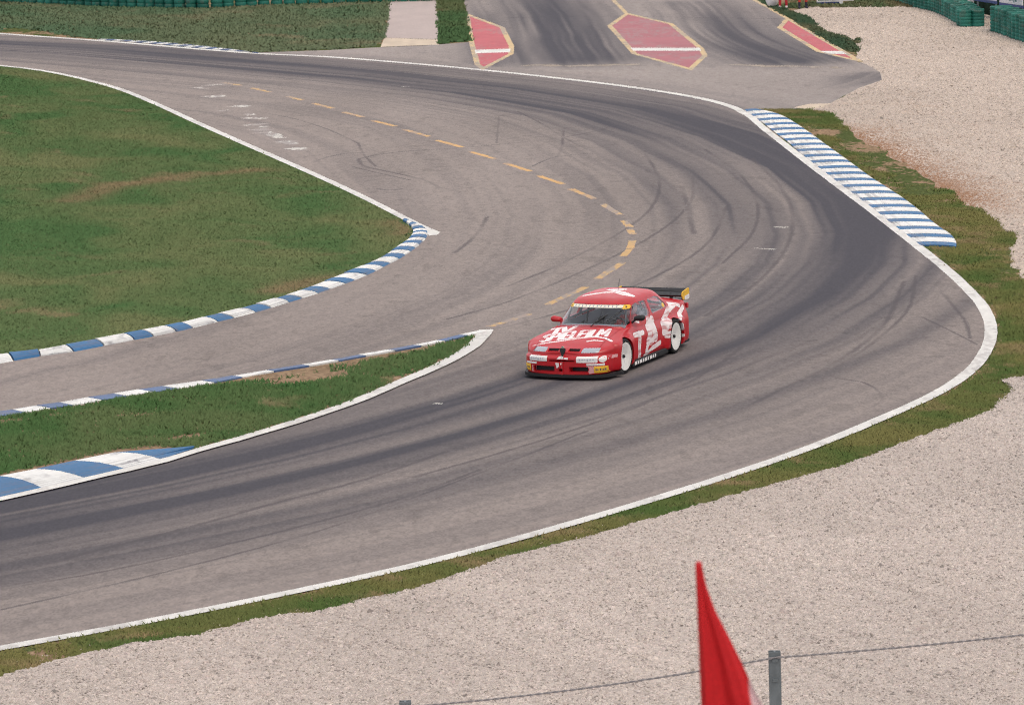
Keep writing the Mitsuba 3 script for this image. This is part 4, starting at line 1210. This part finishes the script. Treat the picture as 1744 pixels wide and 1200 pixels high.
# rear wing
def wing(x0, chord, th, z0, tilt, half):
    up = [(1 - t, th * (2.2 * math.sqrt(t) * (1 - t)) + 0.004) for t in np.linspace(0, 1, 14)]
    lo = [(1 - t, -0.004 - th * 0.15 * math.sin(math.pi * t)) for t in np.linspace(1, 0, 8)]
    p = np.array([(x * chord, -z) for x, z in up + lo])
    cs = m3.CrossSection([p])
    if cs.area() < 1e-5:
        cs = m3.CrossSection([p[::-1]])
    return cs.extrude(2 * half).rotate([90, 0, 0]).translate([0, half, 0]).rotate([0, tilt, 0]).translate([x0, 0, z0])


WZ = 1.005
cadd('rear_wing', wing(-2.34, 0.30, 0.05, WZ, 6, 0.67), 'black_plastic', 30)
cadd('rear_wing__flap', wing(-2.41, 0.13, 0.02, WZ + 0.055, 22, 0.67), 'black_plastic', 30)
cadd('rear_wing__lower_plane', wing(-2.28, 0.20, 0.03, WZ - 0.105, 3, 0.66), 'grey_carbon', 30)
for s in (1, -1):
    cs_ = [(-2.42, WZ - 0.13), (-2.10, WZ - 0.12), (-2.03, WZ - 0.02), (-2.08, WZ + 0.035), (-2.42, WZ + 0.08)]
    cadd('rear_wing__end_plate', prism_y(cs_, s * 0.68 - 0.008, s * 0.68 + 0.008), 'yellow_vinyl')
    cadd('rear_wing__end_plate_trim', prism_y([(-2.42, WZ - 0.13), (-2.17, WZ - 0.13), (-2.17, WZ - 0.06), (-2.42, WZ - 0.04)], s * 0.68 - 0.012, s * 0.68 + 0.012), 'white_vinyl')
    cadd('rear_wing__strut', prism_y([(-2.25, 0.86), (-2.10, 0.88), (-2.10, WZ), (-2.22, WZ)], s * 0.42 - 0.01, s * 0.42 + 0.01), 'black_plastic')

# mirrors
for s in (1, -1):
    mx, mz, my = (-0.13, 0.035, 0.0) if s > 0 else (-0.10, -0.025, -0.05)
    cadd('mirror', sum((cone((0.70 + mx, s * (0.79 + my), 0.875 + mz), (0.68 + mx, s * (0.89 + my), 0.885 + mz), 0.045, 0.055), cone((0.63 + mx, s * (0.79 + my), 0.875 + mz), (0.63 + mx, s * (0.89 + my), 0.885 + mz), 0.045, 0.052)), cone((0.68 + mx, s * 0.68, 0.82), (0.66 + mx, s * 0.79, 0.86 + mz), 0.02, 0.02)) - box(0.30, 0.612 + mx, -1.2, 1.2, 0.5, 1.3), 'red_car_paint' if s < 0 else 'black_plastic', 30)
cadd('wiper', chain([(0.965, 0.05, 0.80), (0.815, 0.16, 0.90), (0.70, 0.28, 0.98)], 0.008, 8), 'black_plastic')
cadd('aerial', chain([(-0.55, 0.0, 1.26), (-0.62, 0.0, 1.46)], 0.004, 8), 'black_plastic')

# cabin: floor pan, dashboard, cage, seat, steering wheel
cadd('cabin_liner', box(-1.298, 0.818, -0.658, 0.658, 0.282, 0.80) - box(-1.29, 0.81, -0.65, 0.65, 0.29, 1.0), 'cabin_dark')
liner = greenhouse(0.047) - greenhouse(0.052) - box(-3, 3, -2, 2, 0, 0.78)
for c in cuts.values():
    liner = liner - c
cadd('headliner', liner, 'cabin_dark', 30)
cadd('dashboard', rbox(0.50, 0.80, -0.645, 0.645, 0.55, 0.775, 0.05), 'cabin_dark', 30)
cadd('rear_shelf', box(-1.70, -1.25, -0.60, 0.60, 0.80, 0.815), 'cabin_dark')
cage = m3.Manifold()
for s in (1, -1):
    cage += chain([(0.72, s * 0.62, 0.55), (0.40, s * 0.53, 1.09), (-0.35, s * 0.49, 1.16), (-1.05, s * 0.48, 0.98)], 0.018, 8)
    cage += chain([(0.62, s * 0.63, 0.45), (-0.35, s * 0.62, 0.68)], 0.018, 8)
cage += chain([(0.40, 0.53, 1.09), (0.40, -0.53, 1.09)], 0.018, 8) + chain([(-0.35, 0.62, 0.32), (-0.35, 0.49, 1.16), (-0.35, -0.49, 1.16), (-0.35, -0.62, 0.32)], 0.018, 8) + chain([(-0.35, 0.49, 1.14), (-0.35, -0.60, 0.40)], 0.016, 8)
cadd('roll_cage', cage, 'cage_paint', 40)
cadd('seat', sum((rbox(-0.32, 0.15, 0.16, 0.56, 0.30, 0.38, 0.04), rbox(-0.45, -0.28, 0.14, 0.58, 0.32, 0.92, 0.05)), rbox(-0.47, -0.25, 0.20, 0.52, 0.86, 1.0, 0.05)), 'cabin_dark', 40)
sw = trimesh.creation.torus(0.165, 0.016, major_sections=32, minor_sections=10)
sw.apply_transform(trimesh.transformations.translation_matrix([0.30, 0.36, 0.72]) @ trimesh.transformations.rotation_matrix(math.radians(-65), [0, 1, 0]))
cadd('steering_wheel', sw, 'black_plastic', 40)


# ------------------------------------------------------------------ people: one continuous skin from jointed bones
def skin_of(bones, step=0.03, it=8):
    m = m3.Manifold.batch_boolean([cone(a, b, ra, rb, 12) for a, b, ra, rb in bones], m3.OpType.Add)
    t = tri(m.refine_to_length(step))
    t = trimesh.Trimesh(t.vertices, t.faces, process=True)
    trimesh.smoothing.filter_taubin(t, lamb=0.5, nu=0.53, iterations=it)
    return t


def hand_bones(w, d, side, curl=0.5):
    """Palm, four unequal fingers and a thumb; w wrist, d pointing direction, side towards the thumb."""
    w, d, side = (np.asarray(q, float) for q in (w, d, side))
    d /= np.linalg.norm(d)
    side = side - d * (side @ d)
    side /= np.linalg.norm(side)
    nrm = np.cross(d, side)
    out = []
    for i, (off, L) in enumerate(((0.030, 0.072), (0.010, 0.080), (-0.010, 0.074), (-0.029, 0.058))):
        k = w + d * 0.085 + side * off
        out.append((w + side * off * 0.6, k, 0.013, 0.012))
        a = k + (d * math.cos(curl * 0.5) - nrm * math.sin(curl * 0.5)) * L * 0.5
        b = a + (d * math.cos(curl * 1.4) - nrm * math.sin(curl * 1.4)) * L * 0.5
        out += [(k, a, 0.0095, 0.0088), (a, b, 0.0088, 0.0075)]
    t0 = w + d * 0.03 + side * 0.025
    t1 = t0 + (d * 0.6 + side * 0.8) * 0.038
    t2 = t1 + (d * 0.9 + side * 0.3 - nrm * 0.2) * 0.032
    return out + [(w, t0, 0.016, 0.014), (t0, t1, 0.013, 0.011), (t1, t2, 0.011, 0.009)]


scene['figure_skin'] = {'type': 'principled', 'base_color': {'type': 'mesh_attribute', 'name': 'vertex_color'}, 'roughness': 0.7, 'specular': 0.25}
drv = thing('person', 'driver in a white helmet and red overalls at the wheel inside the racing car', 'person')
b_ = [((-0.20, .36, .50), (-0.24, .36, .72), .15, .15), ((-0.24, .36, .72), (-0.26, .36, .86), .16, .12), ((-0.26, .20, .84), (-0.26, .52, .84), .075, .075), ((-0.26, .36, .86), (-0.24, .36, .98), .06, .055), ((-0.23, .36, 1.02), (-0.22, .36, 1.06), .09, .09)]
for s in (1, -1):
    y = .36 + s * .19
    b_ += [((-.25, y, .83), (-.02, .36 + s * .25, .70), .055, .045), ((-.02, .36 + s * .25, .70), (.24, .36 + s * .165, .82), .042, .03), ((-.20, .36 + s * .09, .48), (.22, .36 + s * .14, .56), .085, .065), ((.22, .36 + s * .14, .56), (.60, .36 + s * .12, .40), .06, .045)]
    b_ += hand_bones((.24, .36 + s * .165, .82), (.5, -s * .25, .5), (0.2, -s * 1.0, 0.3), 1.1)
b_ = [(tuple(np.add(a, (0, 0, -.07))), tuple(np.add(b, (0, 0, -.07))), ra, rb) for a, b, ra, rb in b_]
dm = skin_of(b_, 0.03, 4)
dc = np.tile([0.42, 0.03, 0.035], (len(dm.vertices), 1))
dc[(dm.vertices[:, 0] > 0.235) & (dm.vertices[:, 2] > .67)] = [0.05, 0.05, 0.05]
dc[dm.vertices[:, 2] > .92] = [0.45, 0.28, 0.21]
scene[f'{drv}__body'] = mikit.ply(dm, 'figure_skin', True, color=dc, to_world=CAR_T)
hel = trimesh.creation.icosphere(3, 0.135)
hel.apply_scale([1.08, 0.95, 1.05])
hm = man(hel.apply_translation([-0.215, .36, 0.985])) - box(-0.13, 0.2, .265, .455, 0.96, 1.03)
scene['helmet_paint'] = {'type': 'principled', 'base_color': {'type': 'rgb', 'value': [0.62, 0.44, 0.44]}, 'roughness': 0.25, 'clearcoat': 0.6}
add(f'{drv}__helmet', tri(hm), 'helmet_paint', 40, to_world=CAR_T)
add(f'{drv}__visor', tri((m3.Manifold.sphere(0.131, 32).scale([1.06, 0.94, 1.03]).translate([-0.215, .36, 0.985])) ^ box(-0.13, 0.2, .265, .455, 0.96, 1.03)), 'black_plastic', 40, to_world=CAR_T)

# ------------------------------------------------------------------ tyre barriers
def green_tyre(p, n, uv):
    a = fbm(p.x * 1.7, p.y * 1.3, p.z * 2.5, octaves=3)
    c = mix((0.006, 0.085, 0.066), (0.020, 0.150, 0.118), smoothstep(0.3, 0.7, a))
    return mix(c, (0.10, 0.11, 0.09), 0.35 * smoothstep(0.62, 0.8, noise(p.x * 5, p.y * 5, p.z * 7)))


scene['green_tyre_paint'] = {'type': 'principled', 'base_color': proc(green_tyre), 'roughness': 0.6, 'specular': 0.3}


def stack_mesh(R, h, n, lid=True):
    prof = [(0.0, 0.0)]
    for i in range(n):
        z = i * h
        prof += [(R * 0.90, z + 0.004), (R * 0.975, z + h * 0.14), (R, z + h * 0.34), (R, z + h * 0.66), (R * 0.975, z + h * 0.86), (R * 0.90, z + h - 0.004)]
    prof += [(R * 0.62, n * h), (R * 0.55, n * h - 0.03), (0, n * h - 0.03)]
    return lathe(prof, 20)


def barrier(name, label, centres, R, h, n, jitter=0.02):
    key = thing(name, label, 'tyre barrier')
    ms = [stack_mesh(R, h, n), stack_mesh(R * 0.97, h * 0.97, n)]
    path_ = [mikit.ply(m, 'green_tyre_paint', 40) for m in ms]
    for i, (x, y) in enumerate(centres):
        k = f'{key}__tyre_stack' + (f'_{i:03d}' if i else '')
        x, y = x + jitter * rng.normal(), y + jitter * rng.normal()
        scene[k] = {**path_[i % 2], 'to_world': T().translate([float(x), float(y), 0.0]).rotate([0, 0, 1], float(rng.uniform(0, 360)))}
    return key


def along(pts, step):
    L = smooth_line(pts, 0.05)
    s = np.concatenate([[0], np.cumsum(np.linalg.norm(np.diff(L, axis=0), axis=1))])
    q = np.arange(0, s[-1], step)
    return np.stack([np.interp(q, s, L[:, i]) for i in (0, 1)], 1)


base_l = [(-60, 2), (0, 4.5), (151, 11), (227, 13.6), (341, 15.5), (386, 13.5), (454, 10), (545, 7.5), (660, 4), (800, 1.2)]
cl = along(GL(base_l) + np.array([0, 0.26]), 0.515)
barrier('tyre_barrier', 'long wall of green painted tyre stacks along the top left edge behind the grass bank', cl, 0.25, 0.19, 5)
r1 = GL([(1640, 46.5), (1624, 34.5), (1608, 26.5), (1592, 20.5), (1574, 16.5), (1556, 12), (1538, 6), (1522, 0)])
ra = along(r1 + np.array([0.10, 0.2]), 0.47)
rb = ra + np.array([0.46, -0.10])
barrier('tyre_barrier', 'low green tyre wall running back from the gap at the far upper right', np.vstack([ra, rb]), 0.235, 0.122, 5)
r2 = GL([(1697, 55), (1712, 58.5), (1730, 66), (1750, 72), (1790, 84)])
rc = along(r2 + np.array([0.05, 0.25]), 0.50)
barrier('tyre_barrier', 'taller green tyre wall at the upper right corner in front of the white board', np.vstack([rc, rc + np.array([0.22, 0.47])]), 0.25, 0.13, 7)

# dark screen fence behind the right walls
scene['dark_screen'] = diffuse(lambda p, n, uv: mi.Color3f(0.030, 0.048, 0.036) * (0.6 + 0.8 * noise(p.x * 6, p.z * 6, p.y * 6)))
scene['grey_steel'] = {'type': 'principled', 'base_color': proc(lambda p, n, uv: mi.Color3f(0.13, 0.15, 0.165) * (0.8 + 0.4 * noise(p.x * 25, p.y * 25, p.z * 9))), 'roughness': 0.55, 'metallic': 0.15}
scene['white_steel'] = {'type': 'principled', 'base_color': {'type': 'rgb', 'value': [0.66, 0.65, 0.66]}, 'roughness': 0.45}
sf = thing('screen_fence', 'dark green netted screen fence behind the right tyre walls', 'fence')
fp = [np.array([16.9, 171.0]), np.array([17.5, 166.0]), np.array([18.3, 161.5]), np.array([20.4, 157.5]), np.array([23.5, 154.0])]
for a, b in zip(fp[:-1], fp[1:]):
    d = b - a
    L, ang = np.linalg.norm(d), math.degrees(math.atan2(d[1], d[0]))
    pm = tri(rbox(0.05, L - 0.05, -0.02, 0.02, 0.05, 1.5, 0.01))
    v = pm.vertices
    scene_key = f'{sf}__net_panel'
    add(scene_key, pm, 'dark_screen', to_world=T().translate([float(a[0]), float(a[1]), 0]).rotate([0, 0, 1], ang))
for a in fp:
    add(f'{sf}__post', tri(m3.Manifold.cylinder(1.7, 0.035, 0.035, 12).translate([float(a[0]), float(a[1]), 0])), 'grey_steel', 30)


def stick(a, b, r=0.02):
    return cone(a, b, r, r, 8)


def board(name, label, A, B, z0, height, text, band=True):
    """White advertising board between ground points A and B (left to right), on two posts, lettering facing the camera."""
    key = thing(name, label, 'sign')
    A, B = np.asarray(A, float), np.asarray(B, float)
    d = B - A
    L, ang = np.linalg.norm(d), math.degrees(math.atan2(d[1], d[0]))
    M = T().translate([float(A[0]), float(A[1]), 0.0]).rotate([0, 0, 1], ang)
    add(f'{key}__panel', tri(rbox(0, L, -0.02, 0.02, z0, z0 + height, 0.008)), 'white_board', to_world=M)
    if band:
        add(f'{key}__blue_rail', tri(rbox(-0.01, L + 0.01, -0.03, 0.03, z0 - 0.10, z0 - 0.003, 0.008)), 'blue_rail', to_world=M)
    for q in (0.08 * L, 0.92 * L):
        add(f'{key}__post', tri(rbox(q - 0.03, q + 0.03, 0.025, 0.075, 0.0, z0 + height * 0.95, 0.008)), 'grey_steel', to_world=M)
    for t, x, z, h in text:
        m = meshkit.text_mesh(t, h, 0.004, True)
        m.apply_transform(np.array([[1, 0, 0, x], [0, 0, -1, -0.0225], [0, 1, 0, z], [0, 0, 0, 1.0]]))
        add(f'{key}__lettering', m, 'teal_print', to_world=M, kind='stuff')
    return key


scene['white_board'] = {'type': 'principled', 'base_color': {'type': 'rgb', 'value': [0.55, 0.55, 0.58]}, 'roughness': 0.5}
scene['blue_rail'] = {'type': 'principled', 'base_color': {'type': 'rgb', 'value': [0.03, 0.05, 0.17]}, 'roughness': 0.5}
scene['teal_print'] = {'type': 'diffuse', 'reflectance': {'type': 'rgb', 'value': [0.09, 0.17, 0.18]}}
pa, pb = at_depth(1703, 5.0, 158.0), at_depth(1742, 11.5, 156.0)
bk = board('advertising_board', 'white advertising board with a blue rail and cropped teal print behind the right tyre wall', pa[:2], pb[:2], float(min(pa[2], pb[2])) + 0.03, 0.8, [])
Lb = float(np.linalg.norm(pb[:2] - pa[:2]))
ang = math.degrees(math.atan2(pb[1] - pa[1], pb[0] - pa[0]))
Mb = T().translate([float(pa[0]), float(pa[1]), 0.0]).rotate([0, 0, 1], ang)
zb_ = float(min(pa[2], pb[2])) + 0.03
for i, (x0, x1, h0) in enumerate(((.30, .36, .18), (.42, .50, .11), (.53, .59, .13), (.62, .66, .06), (.69, .76, .10))):   # feet of letters cut off by the picture's edge
    add(f'{bk}__print_stroke', tri(box(x0 * Lb, x1 * Lb, -0.024, -0.0205, zb_ + h0, zb_ + h0 + 0.25)), 'teal_print', to_world=Mb)
pc, pd = at_depth(1660, -2.0, 161.0), at_depth(1697, 2.5, 159.0)
board('advertising_board', 'white board showing only its lower edge left of the advertising board at the upper right', pc[:2], pd[:2], float(pd[2]), 0.8, [])

fr = thing('metal_frame', 'small white tubular frame standing behind the gap in the green tyre walls', 'frame')
fa = at_depth(1643.5, 11.5, 164.0)
for i, (x, y0, x2, y2) in enumerate(((1644, 2, 1658, 2.5), (1643, 11.5, 1656, 12.5), (1644, 2, 1643, 11.5), (1658, 2.5, 1656.5, 12.5))):
    a, b = at_depth(x, y0, 164.0), at_depth(x2, y2, 164.0)
    add(f'{fr}__rail', tri(stick(a, b, 0.022)), 'white_steel', 30)
for x in (1643, 1656.5):
    a = at_depth(x, 11.5, 164.0)
    add(f'{fr}__leg', tri(stick(a, (a[0], a[1], 0.0), 0.022)), 'white_steel', 30)


# ------------------------------------------------------------------ marshals at the top edge (the picture shows their legs)
def standing(name, label, px, face, suit, boots, hair=(0.06, 0.04, 0.03), step_out=0.10, trouser=None):
    key = thing(name, label, 'person', 'marshals standing at the top edge')
    labels[key].pop('group')
    g0 = G(*px)
    b = []
    hip, sh, neck, head = 0.92, 1.42, 1.50, 1.64
    for s in (1, -1):
        b += [((s * 0.09, 0, hip), (s * (0.09 + step_out * 0.5), 0.02, 0.50), 0.095, 0.062), ((s * (0.09 + step_out * 0.5), 0.02, 0.50), (s * (0.09 + step_out), -0.02, 0.10), 0.060, 0.045), ((s * (0.09 + step_out), -0.03, 0.055), (s * (0.10 + step_out), 0.16, 0.04), 0.05, 0.036)]
        b += [((s * 0.19, 0, sh), (s * 0.25, 0.0, 1.13), 0.058, 0.045), ((s * 0.25, 0.0, 1.13), (s * 0.26, 0.08, 0.88), 0.043, 0.03)]
        b += hand_bones((s * 0.26, 0.08, 0.87), (0, 0.15, -1), (0, 1, 0), 0.6)
    b += [((0, 0, 0.95), (0, 0, 1.18), 0.14, 0.135), ((0, 0, 1.18), (0, 0, 1.36), 0.145, 0.13), ((-0.14, 0, 1.40), (0.14, 0, 1.40), 0.075, 0.075), ((0, 0, 1.40), (0, 0.01, 1.52), 0.06, 0.052), ((0, 0.01, 1.58), (0, 0.0, 1.68), 0.075, 0.085), ((0, 0.03, 1.555), (0, 0.035, 1.60), 0.05, 0.06), ((0, 0.085, 1.625), (0, 0.112, 1.595), 0.012, 0.016)]
    for s in (1, -1):
        b += [((s * 0.085, -0.005, 1.63), (s * 0.09, -0.012, 1.60), 0.014, 0.012)]
    m = skin_of(b, 0.03, 4)
    v = m.vertices
    c = np.tile(suit, (len(v), 1))
    if trouser is not None:
        c[v[:, 2] < 0.95] = trouser
    c[v[:, 2] < boots[1]] = boots[0]
    c[(v[:, 2] > 1.50) | ((v[:, 2] < 0.885) & (np.abs(v[:, 0]) > 0.21))] = [0.42, 0.26, 0.19]
    c[(v[:, 2] < 0.25) & True] = boots[0] if boots[1] > 0.2 else c[(v[:, 2] < 0.25)]
    c[v[:, 2] < boots[1]] = boots[0]
    M = T().translate([float(g0[0]), float(g0[1]), 0.004]).rotate([0, 0, 1], face)
    scene[f'{key}__body'] = mikit.ply(m, 'figure_skin', True, color=c, to_world=M)
    cap = man(trimesh.creation.icosphere(3, 0.098).apply_scale([1, 1.1, 1.0]).apply_translation([0, -0.008, 1.675])) - box(-1, 1, 0.055, 1, 1.4, 1.685) - box(-1, 1, -1, 1, 1.4, 1.60)
    add(f'{key}__hair', tri(cap), 'hair_dark', 40, to_world=M)
    return key


scene['hair_dark'] = {'type': 'diffuse', 'reflectance': {'type': 'rgb', 'value': list((0.06, 0.04, 0.03))}}
standing('person', 'marshal in red overalls with pale shoes, the left one at the top edge', (1334, 14.5), 165, (0.50, 0.03, 0.05), ((0.60, 0.52, 0.52), 0.10), step_out=0.04)
standing('person', 'marshal in orange red overalls with dark boots, the right one at the top edge', (1367.5, 15.0), 190, (0.55, 0.05, 0.04), ((0.03, 0.03, 0.05), 0.22), step_out=0.05)
sk = thing('sack', 'bulging white sack on the ground left of the two marshals in red', 'sack')
g0 = G(1315, 12.5)
sm = trimesh.creation.icosphere(3, 0.24)
sm.vertices *= [1.0, 0.8, 1.35]
sm.vertices += 0.05 * (meshkit.fbm(sm.vertices * 6, 3, 2)[:, None] - 0.5) * sm.vertices / 0.24
sm.vertices[:, 2] = np.maximum(sm.vertices[:, 2], -0.28)
add(f'{sk}__bag', sm, 'white_steel', 60, to_world=T().translate([float(g0[0]), float(g0[1]), 0.285]))
add(f'{sk}__tie', trimesh.creation.torus(0.07, 0.02, major_sections=20, minor_sections=8), 'dark_print', 60, to_world=T().translate([float(g0[0]), float(g0[1]), 0.60]))

# free standing board, post and beam right of the marshals
fb = thing('notice_board', 'white framed green board with a dark blue foot rail right of the marshals', 'board')
ga, gb = G(1391, 9), G(1427.5, 9)
w_ = float(np.linalg.norm(gb - ga))
M = T().translate([float(ga[0]), float(ga[1]), 0.0])
add(f'{fb}__foot_rail', tri(rbox(0, w_, -0.05, 0.05, 0.04, 0.10, 0.01)), 'blue_rail', to_world=M)
add(f'{fb}__frame', tri(rbox(0, w_, -0.03, 0.03, 0.105, 0.95, 0.01) - box(0.05, w_ - 0.05, -1, 1, 0.165, 0.90)), 'white_steel', to_world=M)
add(f'{fb}__panel', tri(box(0.048, w_ - 0.048, -0.012, 0.012, 0.163, 0.902)), 'faded_green', to_world=M)
for x in (0.06, w_ - 0.06):
    add(f'{fb}__foot', tri(rbox(x - 0.03, x + 0.03, -0.18, 0.18, 0.0, 0.037, 0.01)), 'blue_rail', to_world=M)
scene['faded_green'] = {'type': 'diffuse', 'reflectance': {'type': 'rgb', 'value': [0.10, 0.16, 0.14]}}
wp = thing('post', 'white post with a short white arm beside the framed green board', 'post')
g1 = G(1432.5, 9.5)
add(f'{wp}__upright', tri(rbox(-0.07, 0.07, -0.05, 0.05, 0, 1.3, 0.015)), 'white_steel', to_world=T().translate([float(g1[0]), float(g1[1]), 0.0]))
add(f'{wp}__arm', tri(rbox(0.072, 0.50, -0.03, 0.03, 0.165, 0.235, 0.01)), 'white_steel', to_world=T().translate([float(g1[0]), float(g1[1]), 0.0]))

# ------------------------------------------------------------------ spectator fence in the foreground
FD = 45.0
fence = thing('wire_fence', 'grey steel posts joined by a twisted wire across the foreground gravel', 'fence')
tops = [(60, 1268), (690, 1193), (1319, 1108), (1950, 1044)]
att = []
for i, (px, py) in enumerate(tops):
    t = at_depth(px, py, FD)
    x, y, z = (float(q) for q in t)
    prof = m3.CrossSection([np.array([(-.062, -.045), (.062, -.045), (.062, -.030), (.010, -.030), (.010, .030), (.062, .030), (.062, .045), (-.062, .045), (-.062, .030), (-.010, .030), (-.010, -.030), (-.062, -.030)])])
    post = prof.extrude(z).translate([x, y, 0])
    for hz in (0.09, 0.30, 0.9, 1.5):
        post += rbox(x - 0.03, x + 0.03, y - 0.06, y - 0.043, z - hz - 0.02, z - hz + 0.02, 0.004)
    add(f'{fence}__post', tri(post), 'grey_steel')
    att.append(np.array([x, y - 0.062, z - (0.055 if i != 1 else 0.05)]))


def twisted(a, b, sag, r=0.0065, pitch=0.18):
    L = np.linalg.norm(b - a)
    n = int(L / 0.02)
    t = np.linspace(0, 1, n)
    P = a + (b - a) * t[:, None]
    P[:, 2] -= 4 * sag * t * (1 - t)
    d = (b - a) / L
    u = np.cross(d, [0, 0, 1.0])
    u /= np.linalg.norm(u)
    w = np.cross(u, d)
    ms = []
    for ph in (0, math.pi):
        q = P + r * (np.cos(2 * np.pi * t * L / pitch + ph)[:, None] * u + np.sin(2 * np.pi * t * L / pitch + ph)[:, None] * w)
        k = np.linspace(0, 2 * np.pi, 6, endpoint=False)
        ring = (np.cos(k)[None, :, None] * u + np.sin(k)[None, :, None] * w) * r
        v = (q[:, None, :] + ring).reshape(-1, 3)
        i = np.arange(n - 1)[:, None] * 6
        j = np.arange(6)[None]
        j2 = (j + 1) % 6
        f = np.concatenate([np.stack([i + j, i + j2, i + 6 + j2], -1).reshape(-1, 3), np.stack([i + j, i + 6 + j2, i + 6 + j], -1).reshape(-1, 3)])
        ms.append(trimesh.Trimesh(v, f[:, ::-1], process=False))
    return trimesh.util.concatenate(ms)


scene['dark_wire'] = {'type': 'principled', 'base_color': {'type': 'rgb', 'value': [0.24, 0.225, 0.235]}, 'roughness': 0.6, 'metallic': 0.1}
for i, (a, b) in enumerate(zip(att[:-1], att[1:])):
    add(f'{fence}__wire', twisted(a, b, 0.055 if i == 1 else 0.03), 'dark_wire', 60)
    for dz in (0.75, 1.4):
        add(f'{fence}__wire', twisted(a - [0, 0, dz], b - [0, 0, dz], 0.04), 'dark_wire', 60)

# ------------------------------------------------------------------ red flag close to the camera
FLD = 18.0
flag = thing('flag', 'red flag with a white patch hanging from its upright pole close to the camera', 'flag')
tip = at_depth(1190, 961, FLD)
foot = at_depth(1206, 1330, FLD)
axis = (tip - foot) / np.linalg.norm(tip - foot)
ground_pt = tip - axis * (tip[2] / axis[2])
scene['pole_wood'] = {'type': 'principled', 'base_color': {'type': 'rgb', 'value': [0.30, 0.24, 0.18]}, 'roughness': 0.6}


def flag_cloth(p, n, uv):
    wv = 0.9 + 0.2 * noise(uv.x * 60, uv.y * 60, 1.0)
    c = mi.Color3f(0.54, 0.014, 0.020) * wv
    d = uv.x - (0.97 - 0.95 * (uv.y - 0.80))
    return mix(c, (0.62, 0.42, 0.46), smoothstep(-0.02, 0.05, d) * smoothstep(0.80, 0.83, uv.y) * smoothstep(1.6, 1.4, uv.y))


scene['flag_cloth'] = {'type': 'twosided', 'bsdf': {'type': 'principled', 'base_color': proc(flag_cloth), 'roughness': 0.6, 'specular': 0.25, 'sheen': 0.3}}
add(f'{flag}__pole', tri(cone(ground_pt, tip - axis * 0.02, 0.016, 0.012, 16)), 'pole_wood', 40)
left = [(961, 1184), (1000, 1187.5), (1080, 1193.5), (1140, 1198), (1200, 1201), (1300, 1205), (1420, 1210)]
right = [(961, 1195), (980, 1199), (1000, 1204), (1040, 1219), (1080, 1240), (1120, 1260), (1150, 1274), (1180, 1287), (1200, 1300), (1260, 1325), (1340, 1340), (1420, 1330)]
nu, nv = 40, 90
vv, uvs = [], []
for i in range(nv):
    y = 961 + (1420 - 961) * i / (nv - 1)
    xl = np.interp(y, [q[0] for q in left], [q[1] for q in left])
    xr = np.interp(y, [q[0] for q in right], [q[1] for q in right])
    t = (y - 961) / 240.0
    for j in range(nu):
        u = j / (nu - 1)
        P = at_depth(xl + (xr - xl) * u, y, FLD)
        amp = 0.011 * min(1, t * 1.1)
        fold = amp * math.sin(2 * math.pi * (1.6 * u + 0.16 * t) + 0.5) + 0.35 * amp * math.sin(2 * math.pi * 3.7 * u + 2.0 * t)
        vv.append(P + np.array([0, -fold - 0.02, 0]))
        uvs.append((u, t))
i, j = np.meshgrid(np.arange(nv - 1), np.arange(nu - 1), indexing='ij')
a = (i * nu + j).ravel()
F = np.vstack([np.stack([a, a + nu, a + nu + 1], 1), np.stack([a, a + nu + 1, a + 1], 1)])
V = np.array(vv)
n_ = len(V)
rimv = np.concatenate([np.arange(nu), np.arange(1, nv) * nu + nu - 1, (nv - 1) * nu + np.arange(nu - 2, -1, -1), np.arange(nv - 2, 0, -1) * nu])
r2_ = np.roll(rimv, -1)
F2 = np.vstack([F, F[:, ::-1] + n_, np.stack([rimv, r2_, r2_ + n_], 1), np.stack([rimv, r2_ + n_, rimv + n_], 1)])
add(f'{flag}__cloth', trimesh.Trimesh(np.vstack([V, V + [0, 0.003, 0]]), F2, process=False), 'flag_cloth', True, uv=np.array(uvs + uvs))
sl = cone(tip - axis * 1.10, tip, 0.0165, 0.015, 14)
add(f'{flag}__sleeve', tri(sl), 'flag_sleeve', 40)
scene['flag_sleeve'] = {'type': 'principled', 'base_color': {'type': 'rgb', 'value': [0.52, 0.013, 0.019]}, 'roughness': 0.6}
